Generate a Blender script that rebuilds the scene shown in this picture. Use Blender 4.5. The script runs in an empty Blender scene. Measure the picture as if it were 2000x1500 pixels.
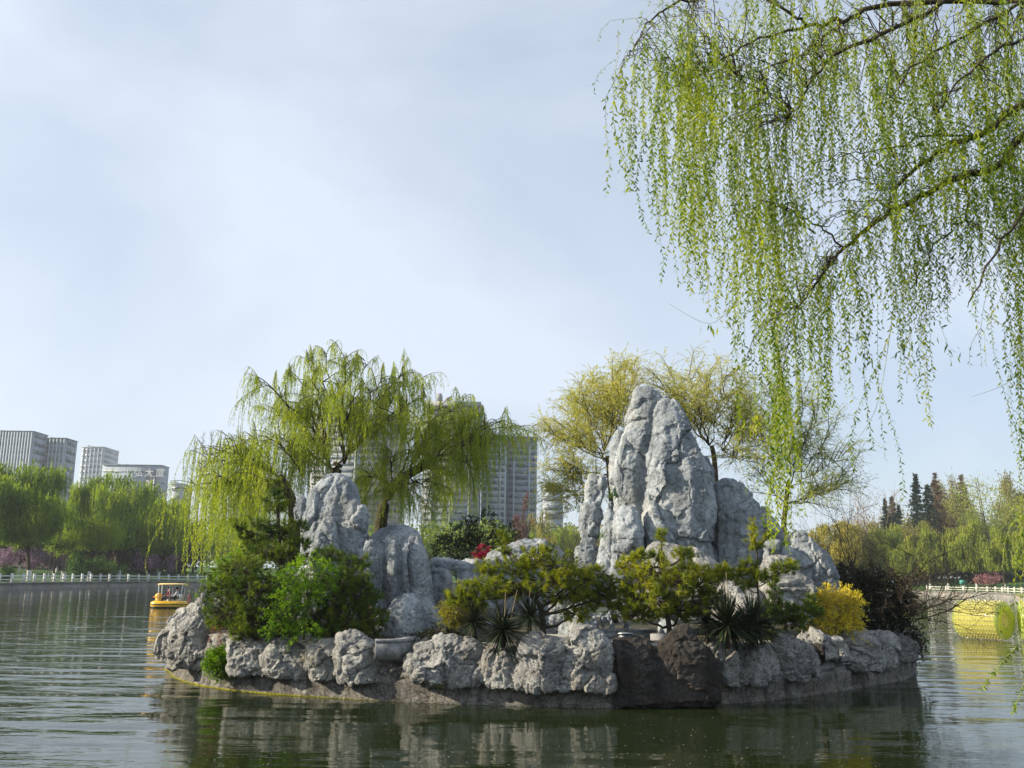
import bpy, math, random
import numpy as np
from mathutils import Vector, Matrix

# ------------------------------------------------------------------ camera, world, sun, exposure
SC = bpy.context.scene
COL = SC.collection
R = math.radians
F = 1900.0                      # focal length in photo pixels (photo 2000 x 1500)
PITCH, ROLL, EYE = R(11.17), R(0.858), 2.6
cam = bpy.data.cameras.new('camera')
cam.sensor_width = 36.0
cam.lens = F / 2000 * 36
cam.clip_start, cam.clip_end = 0.1, 9000
camo = bpy.data.objects.new('camera', cam)
COL.objects.link(camo)
MR = Matrix.Rotation(R(90) + PITCH, 3, 'X') @ Matrix.Rotation(ROLL, 3, 'Z')
camo.matrix_world = Matrix.Translation((0, 0, EYE)) @ MR.to_4x4()
SC.camera = camo
SC.render.resolution_x, SC.render.resolution_y = 1024, 768

SUN_DIR = Vector((-0.93, -0.13, 0.42)).normalized()      # towards the sun
sun_el = math.asin(SUN_DIR.z)
sl = bpy.data.lights.new('sun', 'SUN')
sl.energy, sl.angle, sl.color = 5.0, R(0.5), (1.0, 0.88, 0.68)
so = bpy.data.objects.new('sun', sl)
COL.objects.link(so)
so.rotation_euler = (-SUN_DIR).to_track_quat('-Z', 'Y').to_euler()

W = bpy.data.worlds.new('World')
SC.world = W
W.use_nodes = True
nt = W.node_tree
nt.nodes.clear()
def N(t, tree=None, **kw):
    n = (tree or nt).nodes.new(t)
    for k, v in kw.items():
        if hasattr(n, k) and k not in n.inputs: setattr(n, k, v)
        else: n.inputs[k].default_value = v
    return n
sky = N('ShaderNodeTexSky', sky_type='NISHITA', sun_disc=False)
sky.sun_elevation = sun_el
sky.sun_rotation = math.atan2(SUN_DIR.x, SUN_DIR.y)
sky.air_density, sky.dust_density, sky.ozone_density = 1.0, 0.9, 3.0
tc = N('ShaderNodeTexCoord')
mp = N('ShaderNodeMapping'); mp.inputs['Scale'].default_value = (1.0, 1.0, 1.7)
mp.inputs['Rotation'].default_value = (0.1, 0.45, 0.3)
nz = N('ShaderNodeTexNoise', **{'Scale': 1.9, 'Detail': 7.0, 'Roughness': 0.5, 'Distortion': 0.35})
rp = N('ShaderNodeValToRGB')
rp.color_ramp.elements[0].position, rp.color_ramp.elements[0].color = 0.36, (0.42, 0.42, 0.42, 1)
rp.color_ramp.elements[1].position, rp.color_ramp.elements[1].color = 0.66, (0.84, 0.84, 0.84, 1)
sepz = N('ShaderNodeSeparateXYZ')
hz = N('ShaderNodeMapRange', **{'From Min': 0.0, 'From Max': 0.24, 'To Min': 0.85, 'To Max': 0.0})
mx = N('ShaderNodeMath', operation='MAXIMUM')
mixc = N('ShaderNodeMix', data_type='RGBA')
bg = N('ShaderNodeBackground'); bg.inputs['Strength'].default_value = 0.082
out = N('ShaderNodeOutputWorld')
L = nt.links.new
L(tc.outputs['Generated'], mp.inputs['Vector']); L(mp.outputs[0], nz.inputs['Vector'])
L(nz.outputs['Fac'], rp.inputs['Fac']); L(tc.outputs['Generated'], sepz.inputs[0])
L(sepz.outputs['Z'], hz.inputs['Value']); L(rp.outputs['Color'], mx.inputs[0]); L(hz.outputs[0], mx.inputs[1])
L(mx.outputs[0], mixc.inputs['Factor']); L(sky.outputs[0], mixc.inputs['A'])
mixc.inputs['B'].default_value = (5.9, 6.55, 7.45, 1)       # thin veil of high cloud (before the 0.1 strength)
L(mixc.outputs['Result'], bg.inputs['Color']); L(bg.outputs[0], out.inputs['Surface'])

vs = SC.view_settings
vs.view_transform, vs.look, vs.gamma, vs.use_curve_mapping = 'Standard', 'None', 1.0, False
vs.exposure = 0.84
SC.cycles.max_bounces = 6
SC.cycles.diffuse_bounces = 3
SC.cycles.glossy_bounces = 3
SC.cycles.transmission_bounces = 4
SC.cycles.transparent_max_bounces = 12
SC.cycles.volume_bounces = 0
SC.cycles.use_denoising = True
SC.cycles.caustics_reflective = SC.cycles.caustics_refractive = False

# ------------------------------------------------------------------ pixel <-> world
MRn = np.array(MR)
def ray(px, py):
    return MRn @ np.array([(px - 1000) / F, -(py - 750) / F, -1.0])
KD = 1.04                      # distance along the ground for a given depth along the lens axis
def P(px, py, d):
    d = d * KD
    r = ray(px, py); s = d / r[1]
    return np.array([r[0] * s, d, EYE + r[2] * s])
def G(px, py, z=0.0):
    r = ray(px, py); s = (z - EYE) / r[2]
    return np.array([r[0] * s, r[1] * s, z])

# ------------------------------------------------------------------ tagging and mesh building
def tag(o, label=None, cat=None, group=None, kind=None):
    if label: o['label'] = label
    if cat: o['category'] = cat
    if group: o['group'] = group
    if kind: o['kind'] = kind
    return o
def empty(name, loc, rz=0):
    o = bpy.data.objects.new(name, None); COL.objects.link(o)
    o.location = [float(v) for v in loc]; o.rotation_euler.z = rz; o.empty_display_size = 0.3
    return o
def copy_tree(o, parent=None):
    c = o.copy(); COL.objects.link(c)
    if parent: c.parent = parent
    for ch in [x for x in ALLOBJ(o)]: copy_tree(ch, c)
    return c
def ALLOBJ(o): return list(o.children)

class MB:
    def __init__(s): s.v = []; s.f = []; s.r = []; s.m = []; s.n = 0
    def add(s, v, f, rnd=None, mat=0):
        v = np.asarray(v, float).reshape(-1, 3); f = np.asarray(f, int)
        s.v.append(v); s.f.append(f + s.n); s.n += len(v)
        s.r.append(np.full(len(f), 0.5) if rnd is None else np.broadcast_to(np.asarray(rnd, float), (len(f),)))
        s.m.append(np.full(len(f), mat))
        return s
    def box(s, lo, hi, mat=0, rot=0.0, c=None):
        x0, y0, z0 = lo; x1, y1, z1 = hi
        v = np.array([[x, y, z] for z in (z0, z1) for y in (y0, y1) for x in (x0, x1)], float)
        if rot:
            cc = np.array(c if c is not None else (0, 0)); ca, sa = math.cos(rot), math.sin(rot)
            xy = v[:, :2] - cc; v[:, 0] = cc[0] + xy[:, 0] * ca - xy[:, 1] * sa; v[:, 1] = cc[1] + xy[:, 0] * sa + xy[:, 1] * ca
        return s.add(v, [[0, 2, 3, 1], [4, 5, 7, 6], [0, 1, 5, 4], [2, 6, 7, 3], [0, 4, 6, 2], [1, 3, 7, 5]], mat=mat)
    def tube(s, pts, rad, sides=6, mat=0, cap=True):
        pts = np.asarray(pts, float); n = len(pts)
        rad = np.broadcast_to(np.asarray(rad, float), (n,))
        t = np.gradient(pts, axis=0); t /= np.linalg.norm(t, axis=1)[:, None] + 1e-9
        up = np.where(np.abs(t[:, 2:3]) > 0.95, np.array([[1., 0, 0]]), np.array([[0, 0, 1.]]))
        a = np.cross(t, up); a /= np.linalg.norm(a, axis=1)[:, None] + 1e-9
        b = np.cross(t, a)
        an = np.linspace(0, 2 * np.pi, sides, endpoint=False)
        v = pts[:, None] + rad[:, None, None] * (a[:, None] * np.cos(an)[None, :, None] + b[:, None] * np.sin(an)[None, :, None])
        i = np.arange(n - 1)[:, None] * sides; j = np.arange(sides)[None]; k = (j + 1) % sides
        f = np.stack([i + j, i + k, i + sides + k, i + sides + j], -1).reshape(-1, 4)
        s.add(v, f[:, ::-1], mat=mat)
        if cap and sides > 3:
            c0 = np.arange(sides); base = s.n - n * sides
            s.f.append(np.array([c0 + base])); s.r.append(np.array([.5])); s.m.append(np.array([mat]))
            s.f.append(np.array([c0[::-1] + base + (n - 1) * sides])); s.r.append(np.array([.5])); s.m.append(np.array([mat]))
        return s
    def lathe(s, prof, o=(0, 0, 0), seg=16, mat=0, axis='z', sc=(1, 1, 1)):
        an = np.linspace(0, 2 * np.pi, seg, endpoint=False); pr = np.array(prof, float)
        v = np.stack([pr[:, 0:1] * np.cos(an), pr[:, 0:1] * np.sin(an), np.repeat(pr[:, 1:2], seg, 1)], -1)
        if axis == 'x': v = v[..., [2, 0, 1]]
        if axis == 'y': v = v[..., [0, 2, 1]] * np.array([1, 1, -1])
        v = v * np.array(sc) + np.array(o, float)
        n = len(pr); i = np.arange(n - 1)[:, None] * seg; j = np.arange(seg)[None]; k = (j + 1) % seg
        return s.add(v, np.stack([i + j, i + k, i + seg + k, i + seg + j], -1).reshape(-1, 4), mat=mat)
    def mesh(s, name):
        me = bpy.data.meshes.new(name)
        V = np.concatenate(s.v); me.vertices.add(len(V)); me.vertices.foreach_set('co', V.astype(np.float32).ravel())
        tot = np.concatenate([np.full(len(f), f.shape[1]) for f in s.f])
        idx = np.concatenate([f.ravel() for f in s.f])
        me.loops.add(len(idx)); me.loops.foreach_set('vertex_index', idx.astype(np.int32))
        me.polygons.add(len(tot))
        me.polygons.foreach_set('loop_start', (np.cumsum(tot) - tot).astype(np.int32))
        me.polygons.foreach_set('material_index', np.concatenate(s.m).astype(np.int32))
        at = me.attributes.new('rnd', 'FLOAT', 'FACE'); at.data.foreach_set('value', np.concatenate(s.r).astype(np.float32))
        me.update(calc_edges=True); me.validate()
        return me
    def build(s, name, mat, parent=None, smooth=False, origin=None):
        if not s.v: return None
        if origin is not None: s.v = [v - np.asarray(origin, float) for v in s.v]
        me = s.mesh(name)
        for m in (mat if isinstance(mat, (list, tuple)) else [mat]): me.materials.append(m)
        if smooth: me.polygons.foreach_set('use_smooth', np.ones(len(me.polygons), bool))
        o = bpy.data.objects.new(name, me); COL.objects.link(o)
        if parent: o.parent = parent
        if origin is not None and parent is None: o.location = [float(c) for c in origin]
        return o

# ------------------------------------------------------------------ numpy noise
_pr = np.random.RandomState(7).permutation(256)
_pr = np.concatenate([_pr, _pr, _pr])
_gr = np.random.RandomState(8).normal(size=(256, 3)); _gr /= np.linalg.norm(_gr, axis=1)[:, None]
def noise3(p):
    i = np.floor(p).astype(int); f = p - i; i &= 255
    u = f * f * f * (f * (f * 6 - 15) + 10); res = 0
    for a in (0, 1):
        for b in (0, 1):
            for c in (0, 1):
                h = _pr[_pr[_pr[(i[:, 0] + a) & 255] + ((i[:, 1] + b) & 255)] + ((i[:, 2] + c) & 255)]
                g = (_gr[h] * (f - np.array([a, b, c]))).sum(1)
                w = (u[:, 0] if a else 1 - u[:, 0]) * (u[:, 1] if b else 1 - u[:, 1]) * (u[:, 2] if c else 1 - u[:, 2])
                res = res + w * g
    return res * 1.6
def fbm(p, o=4, g=0.5):
    s = 0; a = 1.0
    for k in range(o): s = s + a * noise3(p * 2 ** k + k * 17.3); a *= g
    return s
_pt = np.random.RandomState(9).rand(256, 3)
def worley(p):
    i = np.floor(p).astype(int); f1 = np.full(len(p), 9.); f2 = np.full(len(p), 9.); idv = np.zeros(len(p)); cv = np.zeros((len(p), 3))
    for a in (-1, 0, 1):
        for b in (-1, 0, 1):
            for c in (-1, 0, 1):
                j = i + np.array([a, b, c]); jj = j & 255
                h = _pr[_pr[_pr[jj[:, 0]] + jj[:, 1]] + jj[:, 2]]
                d = np.linalg.norm(j + _pt[h] - p, axis=1)
                m = d < f1
                f2 = np.where(m, f1, np.minimum(f2, d)); idv = np.where(m, h / 256., idv); cv = np.where(m[:, None], j + _pt[h] - p, cv); f1 = np.where(m, d, f1)
    return f1, f2, idv, cv

# ------------------------------------------------------------------ materials
def new_mat(name):
    m = bpy.data.materials.new(name); m.use_nodes = True
    t = m.node_tree; t.nodes.clear()
    o = t.nodes.new('ShaderNodeOutputMaterial'); b = t.nodes.new('ShaderNodeBsdfPrincipled')
    t.links.new(b.outputs[0], o.inputs['Surface'])
    return m, t, b, o
def ramp(t, els):
    r = t.nodes.new('ShaderNodeValToRGB'); e = r.color_ramp.elements
    e[0].position, e[0].color = els[0][0], (*els[0][1], 1); e[1].position, e[1].color = els[-1][0], (*els[-1][1], 1)
    for p_, c in els[1:-1]:
        x = e.new(p_); x.color = (*c, 1)
    return r
def mixrgb(t, fac, a, b, mode='MIX'):
    m = t.nodes.new('ShaderNodeMix'); m.data_type = 'RGBA'; m.blend_type = mode
    for s_, v in (('Factor', fac), ('A', a), ('B', b)):
        if hasattr(v, 'default_value') or hasattr(v, 'is_output'): t.links.new(v, m.inputs[s_])
        elif s_ == 'Factor': m.inputs[s_].default_value = v
        else: m.inputs[s_].default_value = (*v, 1)
    return m.outputs['Result']
def geo_noise(t, scale, detail=5, rough=0.55, stretch=(1, 1, 1), dist=0.0, loc=(0, 0, 0)):
    g = t.nodes.new('ShaderNodeNewGeometry'); mp_ = t.nodes.new('ShaderNodeMapping')
    mp_.inputs['Scale'].default_value = stretch; mp_.inputs['Location'].default_value = loc
    n = t.nodes.new('ShaderNodeTexNoise'); n.inputs['Scale'].default_value = scale; n.inputs['Detail'].default_value = detail
    n.inputs['Roughness'].default_value = rough; n.inputs['Distortion'].default_value = dist
    t.links.new(g.outputs['Position'], mp_.inputs[0]); t.links.new(mp_.outputs[0], n.inputs['Vector'])
    return n.outputs['Fac'], mp_
def simple(name, col, rough=0.8, var=0.15, scale=4.0, metal=0.0, spec=0.3, bump=0.0):
    m, t, b, o = new_mat(name)
    f, _ = geo_noise(t, scale)
    c1 = tuple(c * (1 - var) for c in col); c2 = tuple(min(1, c * (1 + var)) for c in col)
    r = ramp(t, [(0.35, c1), (0.65, c2)]); t.links.new(f, r.inputs[0]); t.links.new(r.outputs[0], b.inputs['Base Color'])
    b.inputs['Roughness'].default_value = rough; b.inputs['Metallic'].default_value = metal
    b.inputs['Specular IOR Level'].default_value = spec
    if bump:
        f2, _ = geo_noise(t, scale * 6, 6); bp = t.nodes.new('ShaderNodeBump'); bp.inputs['Strength'].default_value = bump
        bp.inputs['Distance'].default_value = 0.02; t.links.new(f2, bp.inputs['Height']); t.links.new(bp.outputs[0], b.inputs['Normal'])
    return m
def leaf_mat(name, cols, trans=0.4, tcol=None, rough=0.55, patch=0.6):
    """cols: dark -> light leaf colours picked per leaf; a share of the light goes through the leaf"""
    m, t, b, o = new_mat(name)
    a = t.nodes.new('ShaderNodeAttribute'); a.attribute_name = 'rnd'
    f, _ = geo_noise(t, patch, 3)
    mm = t.nodes.new('ShaderNodeMath'); mm.operation = 'MULTIPLY_ADD'; mm.inputs[1].default_value = 0.55
    t.links.new(a.outputs['Fac'], mm.inputs[0])
    m2 = t.nodes.new('ShaderNodeMath'); m2.operation = 'MULTIPLY_ADD'; m2.inputs[1].default_value = 1.6; m2.inputs[2].default_value = -0.58
    t.links.new(f, m2.inputs[0]); t.links.new(m2.outputs[0], mm.inputs[2])
    k = len(cols); r = ramp(t, [(i / (k - 1), c) for i, c in enumerate(cols)])
    t.links.new(mm.outputs[0], r.inputs[0]); t.links.new(r.outputs[0], b.inputs['Base Color'])
    b.inputs['Roughness'].default_value = rough; b.inputs['Specular IOR Level'].default_value = 0.25
    tr = t.nodes.new('ShaderNodeBsdfTranslucent')
    hs = t.nodes.new('ShaderNodeHueSaturation'); hs.inputs['Value'].default_value = 1.25; hs.inputs['Saturation'].default_value = 1.1
    hs.inputs['Hue'].default_value = 0.49
    t.links.new(r.outputs[0], hs.inputs['Color']); t.links.new(hs.outputs[0], tr.inputs['Color'])
    mx_ = t.nodes.new('ShaderNodeMixShader'); mx_.inputs[0].default_value = trans
    t.links.new(b.outputs[0], mx_.inputs[1]); t.links.new(tr.outputs[0], mx_.inputs[2]); t.links.new(mx_.outputs[0], o.inputs['Surface'])
    return m
def rock_mat(name, lo, hi, dark, warm=(0.40, 0.33, 0.25), pit=0.5, crack=1.0, scale=1.0, algae=False, dark_amt=0.5, streak=0.0, joint=0.0):
    m, t, b, o = new_mat(name)
    f1, _ = geo_noise(t, 1.1 * scale, 6, 0.6)
    base = ramp(t, [(0.32, lo), (0.66, hi)]); t.links.new(f1, base.inputs[0])
    f2, _ = geo_noise(t, 5.5 * scale, 8, 0.72, (1, 1, 0.8), 0.9)
    dk = ramp(t, [(0.49, (0, 0, 0)), (0.66, (1, 1, 1))]); t.links.new(f2, dk.inputs[0])
    k = t.nodes.new('ShaderNodeMath'); k.operation = 'MULTIPLY'; k.inputs[1].default_value = dark_amt
    t.links.new(dk.outputs[0], k.inputs[0])
    c = mixrgb(t, k.outputs[0], base.outputs[0], dark)
    f3, _ = geo_noise(t, 0.8 * scale, 4, 0.5, loc=(5, 3, 1))
    wr = ramp(t, [(0.52, (0, 0, 0)), (0.72, (.6, .6, .6))]); t.links.new(f3, wr.inputs[0])
    c = mixrgb(t, wr.outputs[0], c, warm)
    # small holes and veins: darker colour where the fine bump noise dips
    f4, _ = geo_noise(t, 16 * scale, 5, 0.65, (1, 1, 0.75), 1.6)
    pr = ramp(t, [(0.36, (pit, pit, pit)), (0.47, (0, 0, 0))]); t.links.new(f4, pr.inputs[0])
    c = mixrgb(t, pr.outputs[0], c, tuple(x * 0.5 for x in dark))
    if streak:
        f5, _ = geo_noise(t, 3.0, 5, 0.6, (1, 1, 0.12), 0.2)
        sr = ramp(t, [(0.48, (0, 0, 0)), (0.62, (streak,) * 3)]); t.links.new(f5, sr.inputs[0])
        c = mixrgb(t, sr.outputs[0], c, tuple(x * 0.6 for x in dark))
    if joint:
        gj = t.nodes.new('ShaderNodeNewGeometry'); nj = t.nodes.new('ShaderNodeTexNoise'); nj.inputs['Scale'].default_value = 3.5; nj.inputs['Detail'].default_value = 1
        vj = t.nodes.new('ShaderNodeVectorMath'); vj.operation = 'MULTIPLY_ADD'; vj.inputs[1].default_value = (.5, .5, .5); t.links.new(gj.outputs['Position'], nj.inputs['Vector']); t.links.new(nj.outputs['Color'], vj.inputs[0]); t.links.new(gj.outputs['Position'], vj.inputs[2])
        vo_ = t.nodes.new('ShaderNodeTexVoronoi'); vo_.feature = 'DISTANCE_TO_EDGE'; vo_.inputs['Scale'].default_value = 3.6; t.links.new(vj.outputs[0], vo_.inputs['Vector'])
        jr = ramp(t, [(0.02, (joint,) * 3), (0.075, (0, 0, 0))]); t.links.new(vo_.outputs['Distance'], jr.inputs[0]); c = mixrgb(t, jr.outputs[0], c, (0.035, 0.03, 0.027))
    if algae:
        g = t.nodes.new('ShaderNodeNewGeometry'); sp = t.nodes.new('ShaderNodeSeparateXYZ'); t.links.new(g.outputs['Position'], sp.inputs[0])
        mr = t.nodes.new('ShaderNodeMapRange'); mr.inputs['From Min'].default_value = 0.018; mr.inputs['From Max'].default_value = 0.035
        mr.inputs['To Min'].default_value = 1; mr.inputs['To Max'].default_value = 0; t.links.new(sp.outputs['Z'], mr.inputs['Value'])
        mr2 = t.nodes.new('ShaderNodeMapRange'); mr2.inputs['From Min'].default_value = -2.0; mr2.inputs['From Max'].default_value = -5.0
        t.links.new(sp.outputs['X'], mr2.inputs['Value'])
        mu = t.nodes.new('ShaderNodeMath'); mu.operation = 'MULTIPLY'; t.links.new(mr.outputs[0], mu.inputs[0]); t.links.new(mr2.outputs[0], mu.inputs[1])
        c = mixrgb(t, mu.outputs[0], c, (0.30, 0.28, 0.03))
    t.links.new(c, b.inputs['Base Color'])
    b.inputs['Roughness'].default_value = 0.92; b.inputs['Specular IOR Level'].default_value = 0.15
    # bump: coarse breaks, cracks and grain
    fa, _ = geo_noise(t, 9 * scale, 9, 0.7, (1, 1, 1.25), 0.6)
    vo = t.nodes.new('ShaderNodeTexVoronoi'); vo.feature = 'DISTANCE_TO_EDGE'; vo.inputs['Scale'].default_value = 2.2 * scale
    g2 = t.nodes.new('ShaderNodeNewGeometry'); fn = t.nodes.new('ShaderNodeTexNoise'); fn.inputs['Scale'].default_value = 2.5 * scale; fn.inputs['Detail'].default_value = 4
    va = t.nodes.new('ShaderNodeVectorMath'); va.operation = 'MULTIPLY_ADD'; va.inputs[1].default_value = (.55, .55, .55)
    t.links.new(g2.outputs['Position'], fn.inputs['Vector']); t.links.new(fn.outputs['Color'], va.inputs[0]); t.links.new(g2.outputs['Position'], va.inputs[2])
    t.links.new(va.outputs[0], vo.inputs['Vector'])
    vr = ramp(t, [(0.0, (0, 0, 0)), (0.045, (1, 1, 1))]); t.links.new(vo.outputs['Distance'], vr.inputs[0])
    ad = t.nodes.new('ShaderNodeMath'); ad.operation = 'MULTIPLY_ADD'; ad.inputs[1].default_value = 0.5 * crack
    t.links.new(vr.outputs[0], ad.inputs[0]); t.links.new(fa, ad.inputs[2])
    ad2 = t.nodes.new('ShaderNodeMath'); ad2.operation = 'MULTIPLY_ADD'; ad2.inputs[1].default_value = 0.55
    t.links.new(f4, ad2.inputs[0]); t.links.new(ad.outputs[0], ad2.inputs[2])
    bp = t.nodes.new('ShaderNodeBump'); bp.inputs['Strength'].default_value = 0.9; bp.inputs['Distance'].default_value = 0.09
    t.links.new(ad2.outputs[0], bp.inputs['Height']); t.links.new(bp.outputs[0], b.inputs['Normal'])
    return m

M = {}
M['peak'] = rock_mat('peak_stone', (0.22, 0.25, 0.285), (0.52, 0.565, 0.60), (0.08, 0.09, 0.105), (0.46, 0.44, 0.39), pit=0.45, crack=0.30, scale=1.0, dark_amt=0.65, streak=0.35)
M['rim'] = rock_mat('rim_stone', (0.24, 0.24, 0.235), (0.60, 0.60, 0.575), (0.07, 0.07, 0.07), (0.38, 0.33, 0.26), pit=0.85, crack=0.3, scale=1.7, dark_amt=0.8)
M['brown'] = rock_mat('brown_stone', (0.06, 0.055, 0.052), (0.125, 0.112, 0.102), (0.02, 0.018, 0.017), (0.12, 0.085, 0.055), pit=0.7, crack=0.1, scale=2.0, streak=0.5)
M['wall'] = rock_mat('wall_stone', (0.22, 0.21, 0.19), (0.42, 0.40, 0.36), (0.07, 0.065, 0.06), (0.30, 0.24, 0.18), pit=0.5, crack=1.3, scale=1.6, algae=True, streak=0.6, joint=0.5)
M['bank_wall'] = rock_mat('embankment_stone', (0.20, 0.20, 0.19), (0.38, 0.37, 0.34), (0.10, 0.10, 0.10), pit=0.4, crack=1.0, scale=0.5)
M['bark'] = simple('bark', (0.055, 0.042, 0.03), 0.9, 0.4, 8, bump=0.6)
M['bark2'] = simple('bark_brown', (0.085, 0.065, 0.04), 0.9, 0.4, 8, bump=0.5)
M['twig'] = simple('dry_twig', (0.22, 0.16, 0.10), 0.8, 0.3, 5)
M['twigdark'] = simple('dark_twig', (0.05, 0.038, 0.028), 0.8, 0.3, 5)
M['twiggreen'] = simple('green_twig', (0.24, 0.26, 0.06), 0.7, 0.25, 2)
M['whitewash'] = simple('whitewash', (0.55, 0.56, 0.55), 0.9, 0.15, 6)
M['willow'] = leaf_mat('willow_leaf', [(0.025, 0.06, 0.010), (0.11, 0.20, 0.014), (0.30, 0.38, 0.02), (0.52, 0.54, 0.035)], 0.52, patch=1.5)
M['willow_mid'] = leaf_mat('willow_mid_leaf', [(0.12, 0.20, 0.02), (0.33, 0.43, 0.04), (0.54, 0.60, 0.09)], 0.62, patch=0.7)
M['willow_yel'] = leaf_mat('willow_yellow_leaf', [(0.32, 0.34, 0.08), (0.54, 0.54, 0.14), (0.70, 0.64, 0.22)], 0.6, patch=0.7)
M['willow_pale'] = leaf_mat('willow_pale_leaf', [(0.18, 0.24, 0.05), (0.36, 0.42, 0.09), (0.50, 0.50, 0.13)], 0.6, patch=0.7)
M['willow_far'] = leaf_mat('willow_far_leaf', [(0.05, 0.10, 0.012), (0.19, 0.29, 0.028), (0.38, 0.45, 0.05)], 0.5, patch=0.2)
M['far_green'] = leaf_mat('far_green_leaf', [(0.07, 0.11, 0.018), (0.22, 0.28, 0.035), (0.40, 0.42, 0.06)], 0.45, patch=0.2)
M['far_olive'] = leaf_mat('far_olive_leaf', [(0.10, 0.10, 0.03), (0.26, 0.25, 0.07), (0.36, 0.32, 0.11)], 0.45, patch=0.2)
M['far_gold'] = leaf_mat('far_gold_leaf', [(0.17, 0.16, 0.03), (0.38, 0.35, 0.05), (0.54, 0.47, 0.09)], 0.45, patch=0.2)
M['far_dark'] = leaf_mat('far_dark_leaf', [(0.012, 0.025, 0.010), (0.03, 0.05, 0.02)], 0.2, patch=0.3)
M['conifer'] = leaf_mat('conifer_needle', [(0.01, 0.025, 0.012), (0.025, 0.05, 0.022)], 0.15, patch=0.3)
M['cedar'] = leaf_mat('cedar_needle', [(0.07, 0.05, 0.02), (0.17, 0.11, 0.05)], 0.15, patch=0.3)
M['pine'] = leaf_mat('pine_needle', [(0.035, 0.065, 0.012), (0.19, 0.24, 0.02), (0.46, 0.45, 0.04)], 0.45, patch=1.6)
M['pine_dark'] = leaf_mat('pine_dark_needle', [(0.018, 0.042, 0.012), (0.08, 0.14, 0.018), (0.26, 0.31, 0.03)], 0.4, patch=1.6)
M['shrub'] = leaf_mat('bright_shrub_leaf', [(0.04, 0.09, 0.010), (0.13, 0.26, 0.02), (0.28, 0.44, 0.035)], 0.5, patch=1.6)
M['boxwood'] = leaf_mat('round_shrub_leaf', [(0.12, 0.13, 0.02), (0.26, 0.26, 0.03), (0.36, 0.33, 0.05)], 0.35, patch=3)
M['yellow'] = leaf_mat('yellow_flower', [(0.42, 0.36, 0.03), (0.68, 0.58, 0.06), (0.82, 0.72, 0.14)], 0.4, patch=3)
M['yucca'] = leaf_mat('sword_leaf', [(0.008, 0.018, 0.008), (0.022, 0.04, 0.016), (0.12, 0.11, 0.06)], 0.06, patch=4)
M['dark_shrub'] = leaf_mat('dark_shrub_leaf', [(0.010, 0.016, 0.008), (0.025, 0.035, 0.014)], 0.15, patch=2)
M['red_leaf'] = leaf_mat('dry_red_leaf', [(0.10, 0.04, 0.02), (0.26, 0.12, 0.06), (0.30, 0.20, 0.10)], 0.3, patch=6)
M['maple'] = leaf_mat('maple_leaf', [(0.20, 0.01, 0.03), (0.42, 0.03, 0.06)], 0.4, patch=3)
M['purple'] = leaf_mat('purple_leaf', [(0.08, 0.03, 0.03), (0.17, 0.07, 0.06)], 0.3, patch=1)
M['blossom'] = leaf_mat('pink_blossom', [(0.14, 0.08, 0.12), (0.32, 0.20, 0.30), (0.48, 0.33, 0.43)], 0.3, patch=0.6)
M['blossom2'] = leaf_mat('rose_blossom', [(0.35, 0.15, 0.17), (0.60, 0.33, 0.34)], 0.35, patch=0.6)
M['grass'] = leaf_mat('grass_blade', [(0.03, 0.09, 0.012), (0.10, 0.20, 0.02)], 0.3, patch=1)
M['tuft'] = leaf_mat('pale_grass', [(0.18, 0.20, 0.04), (0.38, 0.36, 0.10)], 0.3, patch=3)
M['lawn'] = simple('lawn', (0.04, 0.10, 0.016), 0.95, 0.4, 0.5, bump=0.3)
M['soil'] = simple('soil', (0.06, 0.055, 0.03), 0.95, 0.5, 2.5, bump=0.8)
M['paving'] = simple('paving', (0.24, 0.235, 0.225), 0.85, 0.15, 3, bump=0.4)
M['concrete'] = simple('concrete', (0.22, 0.23, 0.235), 0.9, 0.4, 7, bump=0.7)
M['white'] = simple('white_paint', (0.72, 0.73, 0.72), 0.6, 0.06, 1)
M['cream'] = simple('cream_paint', (0.70, 0.68, 0.60), 0.6, 0.06, 1)
M['boat'] = simple('yellow_fibreglass', (0.72, 0.42, 0.015), 0.3, 0.08, 3, spec=0.5)
M['canopy'] = simple('canopy_yellow', (0.78, 0.60, 0.20), 0.45, 0.08, 3)
M['orange'] = simple('orange_beak', (0.62, 0.16, 0.02), 0.4, 0.05, 3)
M['black'] = simple('black_paint', (0.015, 0.015, 0.017), 0.4, 0.05, 3)
M['metal'] = simple('grey_metal', (0.40, 0.42, 0.44), 0.35, 0.1, 6, metal=0.7)
M['darkmetal'] = simple('dark_metal', (0.06, 0.065, 0.07), 0.4, 0.1, 6, metal=0.4)
M['skin'] = simple('skin', (0.50, 0.30, 0.21), 0.6, 0.05, 5)
M['hair'] = simple('hair', (0.015, 0.012, 0.010), 0.5, 0.1, 5)
M['red'] = simple('red_cloth', (0.42, 0.02, 0.04), 0.8, 0.1, 5)
M['whitecloth'] = simple('white_cloth', (0.65, 0.62, 0.62), 0.8, 0.08, 5)
M['darkcloth'] = simple('dark_cloth', (0.03, 0.03, 0.05), 0.85, 0.1, 5)
M['pinkrubber'] = simple('pink_rubber', (0.60, 0.20, 0.17), 0.5, 0.1, 5)
M['teal'] = simple('teal_sign', (0.10, 0.42, 0.38), 0.5, 0.1, 2)
M['petal'] = simple('petal', (0.75, 0.74, 0.66), 0.7, 0.1, 2)
M['b_grey'] = simple('hazed_grey_facade', (0.24, 0.28, 0.33), 0.8, 0.1, 0.1)  # distance haze is mixed into this facade colour as a bluish pallor
M['b_pale'] = simple('hazed_pale_facade', (0.32, 0.36, 0.40), 0.8, 0.06, 0.1)  # paled towards blue, so the colour itself carries haze
M['b_tan'] = simple('hazed_tan_facade', (0.29, 0.30, 0.30), 0.8, 0.1, 0.1)  # tan greyed by haze painted into the colour
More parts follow.
